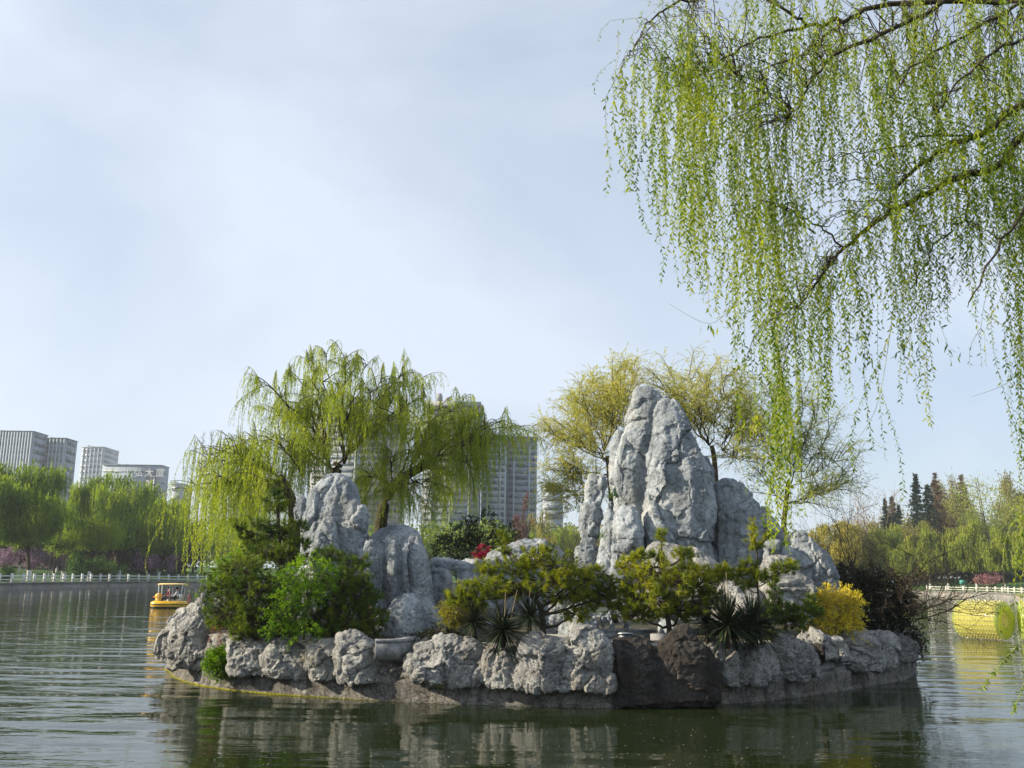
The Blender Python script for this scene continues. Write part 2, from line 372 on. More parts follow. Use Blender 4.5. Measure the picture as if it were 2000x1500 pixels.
M['b_glass'] = simple('sky_tinted_glass', (0.13, 0.16, 0.20), 0.4, 0.7, 0.55, spec=0.4)  # pale blue of reflected sky put into the glass colour
M['b_dark'] = simple('dark_facade', (0.09, 0.10, 0.12), 0.6, 0.1, 0.1)

# water
m, t, b, o = new_mat('lake_water')
b.inputs['Base Color'].default_value = (0.014, 0.022, 0.006, 1); b.inputs['Roughness'].default_value = 0.03
b.inputs['IOR'].default_value = 1.34; b.inputs['Specular IOR Level'].default_value = 0.5
def wave(scale, sx, sy, detail, loc=(0, 0, 0), rot=0.0, dist=0.3):
    f, mp_ = geo_noise(t, scale, detail, 0.5, (sx, sy, 1), dist, loc)
    mp_.inputs['Rotation'].default_value = (0, 0, rot)
    return f
w0 = wave(1.0, 0.20, 0.42, 2, (1, 5, 0), rot=0.12)
w1 = wave(1.0, 0.26, 0.85, 1, rot=0.10)
w2 = wave(1.0, 1.3, 3.4, 3, (3, 1, 0), rot=-0.06)
w3 = wave(1.0, 3.0, 8.0, 3, (7, 2, 0))
w4, _ = geo_noise(t, 0.05, 2, 0.5, (1, 1.6, 1), 0.4, (2.2, 0.4, 0))   # calm and ruffled patches
def mad(a, mul, add):
    n = t.nodes.new('ShaderNodeMath'); n.operation = 'MULTIPLY_ADD'; t.links.new(a, n.inputs[0])
    n.inputs[1].default_value = mul
    if isinstance(add, (int, float)): n.inputs[2].default_value = add
    else: t.links.new(add, n.inputs[2])
    return n.outputs[0]
# the water lies calmer in the lee of the island
g_ = t.nodes.new('ShaderNodeNewGeometry'); vd = t.nodes.new('ShaderNodeVectorMath'); vd.operation = 'MULTIPLY_ADD'
vd.inputs[1].default_value = (1 / 9.5, 1 / 11.0, 0); vd.inputs[2].default_value = (-2.5 / 9.5, -18.0 / 11.0, 0)
t.links.new(g_.outputs['Position'], vd.inputs[0]); vl = t.nodes.new('ShaderNodeVectorMath'); vl.operation = 'LENGTH'; t.links.new(vd.outputs[0], vl.inputs[0])
dn = mad(w4, 1.1, -0.55); sm = t.nodes.new('ShaderNodeMath'); sm.operation = 'ADD'; t.links.new(vl.outputs['Value'], sm.inputs[0]); t.links.new(dn, sm.inputs[1])
cr = t.nodes.new('ShaderNodeMapRange'); cr.interpolation_type = 'SMOOTHSTEP'
for k_, v_ in (('From Min', 0.55), ('From Max', 1.35), ('To Min', 0.32), ('To Max', 1.0)): cr.inputs[k_].default_value = v_
t.links.new(sm.outputs[0], cr.inputs['Value'])
hgt = mad(w0, 0.12, mad(w1, 0.075, mad(w2, 0.018, mad(w3, 0.003, 0.0))))
sy_ = t.nodes.new('ShaderNodeSeparateXYZ'); t.links.new(g_.outputs['Position'], sy_.inputs[0])
fr = t.nodes.new('ShaderNodeMapRange')                        # sheltered towards the far shore
for k_, v_ in (('From Min', 28.0), ('From Max', 95.0), ('To Min', 1.0), ('To Max', 0.4)): fr.inputs[k_].default_value = v_
t.links.new(sy_.outputs['Y'], fr.inputs['Value']); mm_ = t.nodes.new('ShaderNodeMath'); mm_.operation = 'MULTIPLY'; t.links.new(cr.outputs[0], mm_.inputs[0]); t.links.new(fr.outputs[0], mm_.inputs[1])
mu = t.nodes.new('ShaderNodeMath'); mu.operation = 'MULTIPLY'; t.links.new(hgt, mu.inputs[0]); t.links.new(mm_.outputs[0], mu.inputs[1])
bp = t.nodes.new('ShaderNodeBump'); bp.inputs['Strength'].default_value = 1.0; bp.inputs['Distance'].default_value = 1.0
t.links.new(mu.outputs[0], bp.inputs['Height']); t.links.new(bp.outputs[0], b.inputs['Normal'])
M['water'] = m

# ------------------------------------------------------------------ lake, banks, ground
def catmull(pts, n, closed=True):
    pts = np.asarray(pts, float); K = len(pts); outp = []
    for i in range(K if closed else K - 1):
        if closed: a, b_, c, d = pts[(i - 1) % K], pts[i], pts[(i + 1) % K], pts[(i + 2) % K]
        else: a, b_, c, d = pts[max(i - 1, 0)], pts[i], pts[i + 1], pts[min(i + 2, K - 1)]
        for k in range(n):
            u = k / n
            outp.append(0.5 * ((2 * b_) + (-a + c) * u + (2 * a - 5 * b_ + 4 * c - d) * u * u + (-a + 3 * b_ - 3 * c + d) * u ** 3))
    if not closed: outp.append(pts[-1])
    return np.array(outp)
LAKE = catmull([(0, 3), (14, 4), (45, 15), (75, 60), (88, 120), (88, 165), (91, 205), (50, 232), (0, 238), (-40, 212), (-60, 165), (-63, 120), (-66, 80), (-58, 40), (-30, 10)], 8)
CEN = np.array([10., 110.])
def ring_scaled(push):
    d = LAKE - CEN; r = np.linalg.norm(d, axis=1)[:, None]
    return CEN + d * (r + push) / r
K = len(LAKE)
mb = MB(); rings = [(0.35, 0.86), (3, 1.0), (14, 1.8), (50, 3.4), (160, 4.2), (880, 5.0)]
V = np.concatenate([np.c_[ring_scaled(p_), np.full(K, z_)] for p_, z_ in rings])
i = np.arange(len(rings) - 1)[:, None] * K; j = np.arange(K)[None]; k = (j + 1) % K
mb.add(V, np.stack([i + j, i + K + j, i + K + k, i + k], -1).reshape(-1, 4)[:, ::-1])
g = mb.build('ground', M['lawn'], smooth=True); tag(g, 'grassy ground of the park around the lake', kind='structure')
mb = MB(); wr = ring_scaled(1.5)
mb.add(np.concatenate([np.c_[wr, np.zeros(K)], [[CEN[0], CEN[1], 0]]]), np.stack([np.arange(K), (np.arange(K) + 1) % K, np.full(K, K)], -1))
wo = mb.build('water', M['water']); tag(wo, 'rippled dark green lake water around the rock island', kind='structure')
# embankment wall with a coping
mb = MB()
prof = [(0.0, -0.8), (0.0, 0.0), (0.0, 0.35), (0.0, 0.74), (-0.06, 0.745), (-0.06, 0.90), (0.40, 0.905), (0.40, 0.80)]
VV = np.concatenate([np.c_[ring_scaled(p_), np.full(K, z_)] for p_, z_ in prof])
i = np.arange(len(prof) - 1)[:, None] * K
mb.add(VV, np.stack([i + j, i + K + j, i + K + k, i + k], -1).reshape(-1, 4)[:, ::-1])
ew = mb.build('embankment_wall', M['bank_wall']); tag(ew, 'low grey stone embankment wall around the shore of the lake', 'embankment wall')

# railings
def railing(idx_pts, label, spacing, mat):
    pts = np.asarray(idx_pts); seg = np.linalg.norm(np.diff(pts, axis=0), axis=1); cs = np.r_[0, np.cumsum(seg)]
    n = int(cs[-1] / spacing); s = np.linspace(0, cs[-1], n + 1)
    X = np.c_[np.interp(s, cs, pts[:, 0]), np.interp(s, cs, pts[:, 1])]
    root = empty('railing', (X[0][0], X[0][1], 0.90)); tag(root, label, 'railing', 'white railings on the lake shore')
    pm = None
    for q, x in enumerate(X):
        if pm is None:
            mbp = MB(); mbp.box((-.13, -.13, 0), (.13, .13, .98)); mbp.box((-.10, -.10, .98), (.10, .10, 1.02)); mbp.box((-.14, -.14, 1.02), (.14, .14, 1.12))
            po = mbp.build('post', mat, root); pm = po.data
        else:
            po = bpy.data.objects.new('post', pm); COL.objects.link(po); po.parent = root
        dx = X[min(q + 1, n)] - X[max(q - 1, 0)]
        po.location = (x[0] - X[0][0], x[1] - X[0][1], 0); po.rotation_euler.z = math.atan2(dx[1], dx[0])
    for z0, z1, w in ((.28, .40, .05), (.72, .86, .07)):
        mr = MB()
        for q in range(n):
            a_, b2 = X[q], X[q + 1]; dd = (b2 - a_) / np.linalg.norm(b2 - a_); a_ = a_ + dd * .12; b2 = b2 - dd * .12
            nn = np.array([-dd[1], dd[0]]) * w
            v = [[*(a_ - nn), z0], [*(b2 - nn), z0], [*(b2 + nn), z0], [*(a_ + nn), z0], [*(a_ - nn), z1], [*(b2 - nn), z1], [*(b2 + nn), z1], [*(a_ + nn), z1]]
            v = np.array(v) - np.array([X[0][0], X[0][1], 0])
            mr.add(v, [[0, 3, 2, 1], [4, 5, 6, 7], [0, 1, 5, 4], [1, 2, 6, 5], [2, 3, 7, 6], [3, 0, 4, 7]])
        mr.build('rail', mat, root)
RL = ring_scaled(0.25)
def lake_part(cond): return np.array([p_ for p_ in RL if cond(p_)])
left_pts = np.array(sorted([p_ for p_ in RL if p_[0] < -35 and 92 < p_[1] < 216], key=lambda q: q[1]))
right_pts = np.array(sorted([p_ for p_ in RL if p_[0] > 80 and 135 < p_[1] < 212], key=lambda q: q[1]))
railing(left_pts, 'white post and rail balustrade on the left shore in shade beneath willows', 2.8, M['white'])
railing(right_pts, 'sunlit cream white balustrade on the right shore behind the inflatable roller', 4.2, M['cream'])

# ------------------------------------------------------------------ island outline, wall and ground
WL = [(331, 1303), (333, 1312), (350, 1326), (400, 1340), (480, 1351), (600, 1360), (700, 1366), (800, 1371), (950, 1377), (1100, 1381), (1180, 1382),
      (1300, 1380), (1400, 1376), (1500, 1368), (1600, 1356), (1700, 1340), (1760, 1329), (1783, 1318), (1786, 1312)]
front = np.array([G(x, y)[:2] for x, y in WL])
def front_d(px):
    return float(np.interp(px, [w_[0] for w_ in WL], front[:, 1])) / KD
def to_px(p_):
    v = (np.asarray(p_) - np.array([0, 0, EYE])) @ MRn; return 1000 + F * v[..., 0] / -v[..., 2], 750 - F * v[..., 1] / -v[..., 2]
lx, rx = front[0], front[-1]
back = []
for a_ in np.linspace(0, np.pi, 12)[1:-1]:
    cx = (lx[0] + rx[0]) / 2; cy = (lx[1] + rx[1]) / 2
    back.append((cx + (rx[0] - lx[0]) / 2 * math.cos(a_) * 1.02, cy + 9.5 * math.sin(a_)))
ISL = catmull(list(map(tuple, front)) + back, 30)
IC = np.array([(lx[0] + rx[0]) / 2, 27.5])
def isl(push):
    d = ISL - IC; r = np.linalg.norm(d, axis=1)[:, None]
    return IC + d * (r + push) / r
KI = len(ISL)
prof = [(0.05, -0.7), (0.05, -0.2)] + [(0.04, z) for z in np.linspace(0.0, 0.05, 3)] + [(0.0, z) for z in np.linspace(0.07, 0.40, 9)] + [(-0.02, 0.43)] + \
       [(-0.05 - 0.16 * (z - .45) / .75, z) for z in np.linspace(0.46, 1.15, 22)] + [(-0.4, 1.18), (-0.8, 1.2), (-1.2, 1.15)]
VV = np.concatenate([np.c_[isl(p_), np.full(KI, z_)] for p_, z_ in prof])
outd = (VV[:, :2] - IC); outd /= np.linalg.norm(outd, axis=1)[:, None]
zz = VV[:, 2]; w_up = np.clip((zz - 0.42) / 0.15, 0, 1); w_lo = np.clip(zz / 0.05, 0, 1)
f1, f2, _, _ = worley(VV * np.array([2.2, 2.2, 2.6]) + fbm(VV * 2.0, 2)[:, None] * 0.5)
nz_ = fbm(VV * 1.4, 5, 0.6)
dsp = w_up * (0.06 + 0.20 * nz_ + 0.04 * fbm(VV * 5.0, 4, 0.65) - 0.07 * np.exp(-(f2 - f1) ** 2 / 0.006)) + w_lo * (0.018 * fbm(VV * 5, 3) - 0.022 * np.exp(-(f2 - f1) ** 2 / 0.002))
VV[:, :2] += outd * dsp[:, None]
i = np.arange(len(prof) - 1)[:, None] * KI; j = np.arange(KI)[None]; k = (j + 1) % KI
qx, _ = to_px(VV); nm_ = (qx > 738) & (qx < 806) & (VV[:, 1] < IC[1] - 3); VV[nm_, 2] = np.minimum(VV[nm_, 2], 0.80)
fq = np.stack([i + j, i + k, i + KI + k, i + KI + j], -1).reshape(-1, 4)
crest = (zz[fq].min(1) > 0.42) & ~nm_[fq].any(1)
mb = MB(); mb.add(VV, fq[~crest]); mb.add(VV, fq[crest], mat=1)
iw = mb.build('retaining_wall', [M['wall'], M['rim']], smooth=True); tag(iw, 'weathered stone retaining wall of the island rising out of the water', 'retaining wall')
# island ground
def ground_z(x, y):
    p_ = np.array([[x * 0.35, y * 0.35, 0.3]]); return 1.16 + 0.08 * float(noise3(p_)[0])
mb = MB(); rr = [(-0.5, 0), (-1.5, 0), (-3, 0), (-4.5, 0), (-6, 0)]
VV = np.concatenate([np.c_[isl(p_), np.zeros(KI)] for p_, _ in rr] + [[[IC[0], IC[1], 0]]])
VV[:, 2] = 1.16 + 0.08 * noise3(VV * np.array([.35, .35, 0]) + np.array([0, 0, .3])); VV[:, 2][:KI] = 1.14
qx, _ = to_px(VV); nm_ = (qx > 732) & (qx < 815) & (VV[:, 1] < IC[1] - 3) & (np.arange(len(VV)) < 2 * KI); VV[nm_, 2] = 0.76
i = np.arange(len(rr) - 1)[:, None] * KI
mb.add(VV, np.stack([i + j, i + k, i + KI + k, i + KI + j], -1).reshape(-1, 4))
mb.f.append(np.stack([j[0] + (len(rr) - 1) * KI, k[0] + (len(rr) - 1) * KI, np.full(KI, len(VV) - 1)], -1)); mb.r.append(np.full(KI, .5)); mb.m.append(np.zeros(KI))
ig = mb.build('island_ground', M['soil'], smooth=True); tag(ig, 'bare soil ground of the island between the rocks', kind='structure')

# ------------------------------------------------------------------ rocks
def loft(mbk, levels, d, ratio=0.8, n=2.6, NN=26, bmax=None, wob=0.07, seed=0, lean=0.0):
    """closed body: at each height a rounded outline between two points of the photographed outline, with real depth"""
    lv = sorted(levels, key=lambda q: q[0]); ys = [q[0] for q in lv]
    yy = np.linspace(ys[0], ys[-1], max(8, len(lv) * 3))
    xl = np.interp(yy, ys, [q[1] for q in lv]); xr = np.interp(yy, ys, [q[2] for q in lv])
    an = np.linspace(0, 2 * np.pi, NN, endpoint=False); ca, sa = np.cos(an), np.sin(an)
    sx = np.sign(ca) * np.abs(ca) ** (2 / n); sy = np.sign(sa) * np.abs(sa) ** (2 / n)
    rng = np.random.RandomState(seed + 11); wo_ = 1 + wob * (rng.rand(NN) - .5) * 2
    A = [(P(r_, y_, d)[0] - P(l_, y_, d)[0]) / 2 for y_, l_, r_ in zip(yy, xl, xr)]; am = max(A)
    V_ = []
    for q, (y_, l_, r_) in enumerate(zip(yy, xl, xr)):
        c0 = (P(l_, y_, d) + P(r_, y_, d)) / 2; a_ = A[q]; b_ = ratio * math.sqrt(max(a_, .02) * am)
        if bmax: b_ = min(b_, bmax)
        fade = min(1, 0.45 + (q / len(yy)) * 2.2); b_ *= fade
        c0 = c0 + np.array([0, lean * (1 - q / len(yy)), 0])
        V_.append(np.stack([c0[0] + a_ * sx * (1 + (wo_ - 1) * 0.4), c0[1] + b_ * sy * wo_, np.full(NN, c0[2])], -1))
    n_ = len(yy); V_ = np.concatenate(V_ + [[(V_[0].mean(0) + [0, 0, A[0] * 0.12])], [V_[-1].mean(0)]])
    i_ = np.arange(n_ - 1)[:, None] * NN; j_ = np.arange(NN)[None]; k_ = (j_ + 1) % NN
    mbk.add(V_, np.stack([i_ + j_, i_ + NN + j_, i_ + NN + k_, i_ + k_], -1).reshape(-1, 4)[:, ::-1][:, ::-1])
    a0 = np.arange(NN); a1 = (a0 + 1) % NN; base = mbk.n - len(V_)
    mbk.f.append(np.stack([a1, np.full(NN, n_ * NN), a0], -1)[:, ::-1][:, ::-1] + base); mbk.r.append(np.full(NN, .5)); mbk.m.append(np.zeros(NN))
    o_ = (n_ - 1) * NN
    mbk.f.append(np.stack([a0 + o_, np.full(NN, n_ * NN + 1), a1 + o_], -1) + base); mbk.r.append(np.full(NN, .5)); mbk.m.append(np.zeros(NN))

def rock(name, label, pieces, d, mat, voxel=0.045, amp=0.10, freq=1.5, crack=0.07, seed=0, cat='rock', group=None, vert=0.6, fine=0.018, strata=0.0, cell=1.0, facet=0.09):
    mbk = MB()
    for q, pc in enumerate(pieces):
        lv, dd, ratio = pc[0], pc[1], pc[2]; ex = pc[3] if len(pc) > 3 else 2.6
        loft(mbk, lv, d + dd, ratio, ex, seed=seed + q)
    o_ = mbk.build('tmp', mat)
    import bmesh
    bm = bmesh.new(); bm.from_mesh(o_.data); bmesh.ops.recalc_face_normals(bm, faces=bm.faces); bm.to_mesh(o_.data); bm.free()
    md = o_.modifiers.new('r', 'REMESH'); md.mode = 'VOXEL'; md.voxel_size = voxel
    ms = o_.modifiers.new('s', 'SMOOTH'); ms.iterations = 1; ms.factor = 0.5
    dg = bpy.context.evaluated_depsgraph_get(); me = bpy.data.meshes.new_from_object(o_.evaluated_get(dg))
    old = o_.data; bpy.data.objects.remove(o_); bpy.data.meshes.remove(old)
    n_ = len(me.vertices); co = np.empty(n_ * 3, np.float32); me.vertices.foreach_get('co', co); co = co.reshape(-1, 3).astype(float)
    no = np.empty(n_ * 3, np.float32); me.vertices.foreach_get('normal', no); no = no.reshape(-1, 3).astype(float)
    p_ = co + seed * 3.7
    wp = np.stack([fbm(p_ * 0.9 + 5, 3), fbm(p_ * 0.9 + 15, 3), fbm(p_ * 0.9 + 25, 3)], -1)
    q_ = (p_ + wp * 0.3) * np.array([cell, cell, cell * vert])
    f1_, f2_, idv, cv = worley(q_)
    def tilt(idv_, cv_): return (_gr[(idv_ * 255).astype(int)] * cv_).sum(1)
    h = amp * 0.7 * fbm(p_ * freq * np.array([1, 1, vert]), 3, 0.5) + amp * 0.5 * (idv - 0.5) + facet * 1.5 * tilt(idv, cv) - crack * np.exp(-((f2_ - f1_) / 0.05) ** 2)
    g1, g2, gid, gcv = worley((p_ + wp * .2) * cell * 2.7 * np.array([1, 1, vert ** .5]))
    h += facet * 0.5 * tilt(gid, gcv) - crack * 0.3 * np.exp(-((g2 - g1) / 0.06) ** 2)
    g1, g2, gid, gcv = worley((p_ + wp * .1) * cell * 6.5 * np.array([1, 1, 1.2]))
    h += facet * 0.16 * tilt(gid, gcv) + fine * (1 - 2.2 * np.abs(fbm(p_ * 4.5 * np.array([1, 1, 1.4]), 4, 0.6)))
    if strata: h += strata * np.sin((p_[:, 2] + 0.25 * fbm(p_ * .8, 2)) * 9.0)
    low = np.clip(h, -0.4, 0.4)
    co += no * low[:, None]
    me.vertices.foreach_set('co', co.astype(np.float32).ravel())
    bb = co; orig = np.array([bb[:, 0].mean(), bb[:, 1].mean(), bb[:, 2].min()])
    me.vertices.foreach_set('co', (co - orig).astype(np.float32).ravel())
    me.polygons.foreach_set('use_smooth', np.ones(len(me.polygons), bool))
    me.materials.clear(); me.materials.append(mat); me.name = name; me.update(); me.set_sharp_from_angle(angle=R(38))
    ob = bpy.data.objects.new(name, me); COL.objects.link(ob); ob.location = [float(v) for v in orig]
    tag(ob, label, cat, group); return ob

# central tall peak
rock('rock_peak', 'tallest grey rock peak of the island with a notched summit and vertical cracks', [
    ([(785, 1288, 1322), (800, 1278, 1333), (840, 1274, 1350), (880, 1266, 1364), (920, 1258, 1384), (1000, 1250, 1390), (1100, 1254, 1390), (1180, 1250, 1390)], -0.55, 0.75, 3.2),
    ([(757, 1244, 1272), (768, 1240, 1286), (790, 1238, 1292), (815, 1226, 1284), (850, 1214, 1275), (885, 1203, 1266), (930, 1196, 1258), (965, 1204, 1256), (1000, 1216, 1252), (1080, 1215, 1250)], -0.35, 0.8, 3.0),
    ([(772, 1246, 1300), (850, 1222, 1348), (920, 1204, 1384), (1000, 1200, 1390), (1180, 1195, 1390)], 0.6, 0.55, 3.0),
    ([(988, 1212, 1244), (1002, 1202, 1252), (1060, 1198, 1256), (1120, 1192, 1258), (1180, 1186, 1258)], -1.0, 0.9, 2.4),
    ([(978, 1186, 1199), (1000, 1180, 1206), (1050, 1174, 1206), (1110, 1166, 1212), (1180, 1160, 1215)], -0.7, 1.0, 2.4),
    ([(842, 1206, 1217), (870, 1196, 1222), (900, 1193, 1226), (965, 1196, 1226)], 0.1, 1.0, 2.3),
    ([(893, 1368, 1384), (925, 1368, 1394), (960, 1370, 1396), (1010, 1372, 1394)], 0.2, 1.0, 2.4)],
    26.8, M['peak'], 0.034, 0.06, 1.0, 0.045, seed=1, vert=0.5, fine=0.014, cell=0.75, facet=0.11)
rock('rock_slab', 'narrow upright slab leaning at the left foot of the tallest peak', [
    ([(928, 1150, 1176), (936, 1146, 1181), (980, 1140, 1177), (1030, 1132, 1173), (1080, 1126, 1168), (1150, 1122, 1166)], 0, 1.0, 3.0)],
    26.6, M['peak'], 0.045, 0.06, 1.5, 0.05, seed=2, vert=1.6)
rock('rock_slab', 'broad grey shoulder slab standing right of the tallest peak', [
    ([(935, 1410, 1434), (943, 1398, 1452), (965, 1392, 1474), (1000, 1390, 1484), (1050, 1388, 1486), (1110, 1388, 1482), (1180, 1385, 1480)], 0, 0.7, 3.0)],
    26.6, M['peak'], 0.045, 0.07, 1.3, 0.05, seed=3, vert=0.7)
rock('rock_slab', 'dark narrow rock behind the broad shoulder slab, below the hanging willow tips', [
    ([(990, 1486, 1500), (1010, 1482, 1510), (1060, 1480, 1540), (1100, 1480, 1560), (1160, 1480, 1570)], 0, 0.8, 2.6)],
    27.2, M['peak'], 0.05, 0.08, 1.3, 0.06, seed=4)
rock('boulder', 'long grey boulder sloping down to the right of the peak towards the dark thicket', [
    ([(1040, 1548, 1570), (1055, 1540, 1584), (1070, 1540, 1598), (1090, 1542, 1618), (1110, 1545, 1632), (1140, 1545, 1640), (1190, 1545, 1642)], 0, 0.7, 2.6),
    ([(1060, 1505, 1545), (1075, 1490, 1558), (1110, 1485, 1562), (1180, 1485, 1565)], -0.3, 0.8, 2.4)],
    26.0, M['peak'], 0.045, 0.08, 1.3, 0.06, seed=5)
rock('boulder', 'pale round boulder above the small pine right of the peak', [
    ([(1083, 1505, 1540), (1092, 1490, 1556), (1110, 1482, 1562), (1170, 1482, 1560)], 0, 0.7, 2.4)],
    24.8, M['rim'], 0.04, 0.05, 1.5, 0.03, seed=6)
rock('boulder', 'white faced ledge rock behind the yellow flowering shrub', [
    ([(1120, 1500, 1560), (1132, 1485, 1578), (1150, 1480, 1590), (1160, 1490, 1588), (1210, 1495, 1588)], 0, 0.7, 3.2),
    ([(1140, 1410, 1440), (1150, 1398, 1480), (1175, 1392, 1500), (1230, 1390, 1500)], 0.1, 0.8, 2.4)],
    23.8, M['rim'], 0.04, 0.07, 1.6, 0.05, seed=7)
rock('boulder', 'low whale backed rock at the front foot of the tallest peak', [
    ([(1060, 1278, 1318), (1068, 1264, 1350), (1082, 1257, 1376), (1098, 1255, 1402), (1115, 1255, 1440), (1150, 1255, 1455), (1200, 1260, 1460)], 0, 0.5, 2.4)],
    25.2, M['rim'], 0.045, 0.06, 1.2, 0.04, seed=8)
rock('boulder', 'grey rounded hump between the middle rock and the tallest peak', [
    ([(1052, 1030, 1066), (1060, 1005, 1085), (1075, 972, 1098), (1090, 952, 1106), (1110, 945, 1112), (1200, 940, 1115)], 0, 0.5, 2.4)],
    25.8, M['peak'], 0.045, 0.06, 1.2, 0.04, seed=9)
rock('rock_ledge', 'low flat topped grey ledge with a dark hollow beside the middle rock', [
    ([(1092, 850, 895), (1098, 842, 945), (1106, 842, 965), (1115, 845, 968)], 0.2, 0.5, 3.2),
    ([(1112, 843, 870), (1120, 842, 882), (1160, 842, 884), (1240, 845, 880)], -0.3, 1.0, 2.8),
    ([(1112, 892, 940), (1120, 888, 960), (1150, 890, 968), (1240, 890, 970)], 0.0, 0.8, 2.8)],
    25.3, M['peak'], 0.045, 0.05, 1.4, 0.04, seed=10)
rock('boulder', 'pale rock seen under the spreading pine beside the curved bench', [
    ([(1163, 1085, 1112), (1180, 1074, 1140), (1205, 1068, 1160), (1262, 1062, 1172)], 0, 0.8, 2.5),
    ([(1180, 1110, 1140), (1200, 1104, 1165), (1262, 1100, 1176)], -0.5, 0.8, 2.4)],
    23.8, M['peak'], 0.04, 0.07, 1.6, 0.06, seed=12)
rock('rock_pillar', 'shadowed bluish rock foot under the middle pine', [
    ([(1176, 1294, 1318), (1200, 1290, 1322), (1230, 1286, 1330), (1262, 1282, 1335)], 0, 1.0, 2.6)],
    23.6, M['peak'], 0.04, 0.06, 1.6, 0.05, seed=13)
rock('rock_arch', 'two slanting pale rock roots in the dark hollow behind the low bench wall', [
    ([(1195, 1168, 1178), (1210, 1172, 1182), (1232, 1176, 1184), (1262, 1176, 1186)], 0, 1.2, 2.2),
    ([(1195, 1178, 1192), (1208, 1184, 1196), (1222, 1188, 1202), (1262, 1194, 1206)], 0, 1.2, 2.2),
    ([(1192, 1188, 1216), (1205, 1206, 1222), (1220, 1216, 1232), (1262, 1228, 1240)], 0.1, 1.0, 2.2)],
    23.2, M['peak'], 0.03, 0.02, 2, 0.01, seed=14)
# left peak and middle rock
rock('rock_peak', 'tall sunlit whitish rock peak behind the conical pine on the left', [
    ([(927, 642, 666), (934, 628, 682), (948, 614, 692), (975, 603, 697), (1000, 598, 692), (1050, 590, 690), (1120, 586, 695), (1180, 585, 700), (1240, 585, 700)], 0, 0.75, 2.6),
    ([(978, 670, 694), (984, 664, 708), (1000, 662, 711), (1060, 660, 713), (1120, 660, 716), (1180, 660, 718), (1240, 660, 720)], -0.25, 0.9, 3.4),
    ([(964, 584, 594), (975, 577, 602), (1000, 572, 602), (1022, 574, 600)], 0.1, 1.0, 2.2),
    ([(1010, 630, 652), (1030, 618, 660), (1070, 612, 662), (1120, 608, 666), (1200, 606, 668)], -0.7, 0.9, 2.6),
    ([(1100, 572, 598), (1125, 560, 600), (1200, 555, 600)], 0.3, 0.6, 2.4)],
    24.6, M['peak'], 0.030, 0.05, 1.0, 0.04, seed=21, vert=0.6, fine=0.016, cell=0.8, facet=0.085)
rock('rock_peak', 'rounded middle rock with deep fluted hollows down its face', [
    ([(1024, 768, 798), (1029, 748, 815), (1042, 724, 824), (1060, 715, 829), (1100, 716, 836), (1150, 720, 846), (1190, 722, 850), (1260, 730, 862)], 0.5, 0.6, 2.6),
    ([(1044, 758, 776), (1058, 753, 786), (1100, 756, 784), (1160, 758, 780), (1180, 762, 782)], -0.85, 1.3, 2.3),
    ([(1048, 800, 814), (1066, 797, 828), (1100, 800, 838), (1160, 806, 846), (1200, 812, 850)], -0.65, 1.0, 2.4),
    ([(1058, 715, 734), (1080, 713, 742), (1120, 713, 748), (1160, 716, 747), (1175, 722, 742)], -0.45, 1.0, 2.4),
    ([(1160, 786, 812), (1172, 768, 822), (1200, 756, 834), (1230, 754, 846), (1262, 754, 850)], -1.2, 0.8, 2.5),
    ([(1172, 820, 835), (1185, 812, 850), (1210, 806, 868), (1262, 800, 880)], -0.9, 0.8, 2.4),
    ([(1165, 736, 750), (1180, 730, 760), (1220, 730, 768), (1262, 730, 768)], -0.9, 1.0, 2.4)],
    24.0, M['peak'], 0.028, 0.035, 1.2, 0.02, seed=22, vert=0.4, cell=0.9, facet=.055, fine=.014)
# rim boulders
def rim(label, pieces, mat='rim', seed=0, dd=0.07, name='boulder', **kw):
    xs = [q for pc in pieces for lv in pc[0] for q in lv[1:]]; cx = sum(xs) / len(xs)
    yb = float(np.interp(cx, [w_[0] for w_ in WL], [w_[1] for w_ in WL])) - 36      # boulders end on top of the plain base course
    if mat != 'brown': pieces = [([(min(l_[0], yb + (l_[0] - yb) * .1), l_[1] - .09 * (l_[2] - l_[1]) - 2, l_[2] + .09 * (l_[2] - l_[1]) + 2) for l_ in pc[0]], *pc[1:]) for pc in pieces]
    if cx > 1420: dd -= 0.08
    a = dict(voxel=0.028, amp=0.05, freq=1.8, crack=0.03, fine=0.018, cell=1.7, vert=0.9, facet=0.065); a.update(kw)
    return rock(name, label, pieces, front_d(cx) + dd, M[mat], seed=seed, group='boulders along the island edge', **a)
rim('smooth grey boulder jutting over the water at the far left tip of the island', [
    ([(1180, 378, 400), (1195, 355, 402), (1215, 336, 392), (1240, 320, 364), (1262, 313, 345), (1285, 312, 340), (1300, 320, 345)], 0.2, 0.9, 2.3)], seed=31, dd=0.5, crack=0.01, fine=0.012, mat='rim')
rim('pale sunlit boulder sweeping up to a spur at the left end of the island', [
    ([(1165, 392, 404), (1185, 384, 412), (1210, 368, 410), (1230, 345, 405), (1250, 334, 400), (1280, 334, 402), (1310, 336, 405), (1335, 350, 405)], 0, 0.8, 2.3),
    ([(1158, 425, 450), (1175, 415, 452), (1200, 400, 440), (1240, 392, 440)], 0.8, 0.9, 2.4),
    ([(1260, 380, 430), (1275, 370, 452), (1300, 372, 455), (1330, 380, 450)], 0.0, 0.7, 2.4)], seed=32, dd=0.5, crack=0.03)
rim('cream boulder under the conical pine, left of the clipped bush', [
    ([(1240, 445, 466), (1250, 420, 470), (1270, 410, 470), (1320, 410, 468)], 0, 0.8, 2.5)], seed=33)
rim('cracked boulder below the dry red leaves', [
    ([(1236, 462, 476), (1250, 460, 520), (1270, 459, 540), (1300, 460, 545), (1330, 462, 545)], 0, 0.7, 3)], seed=34)
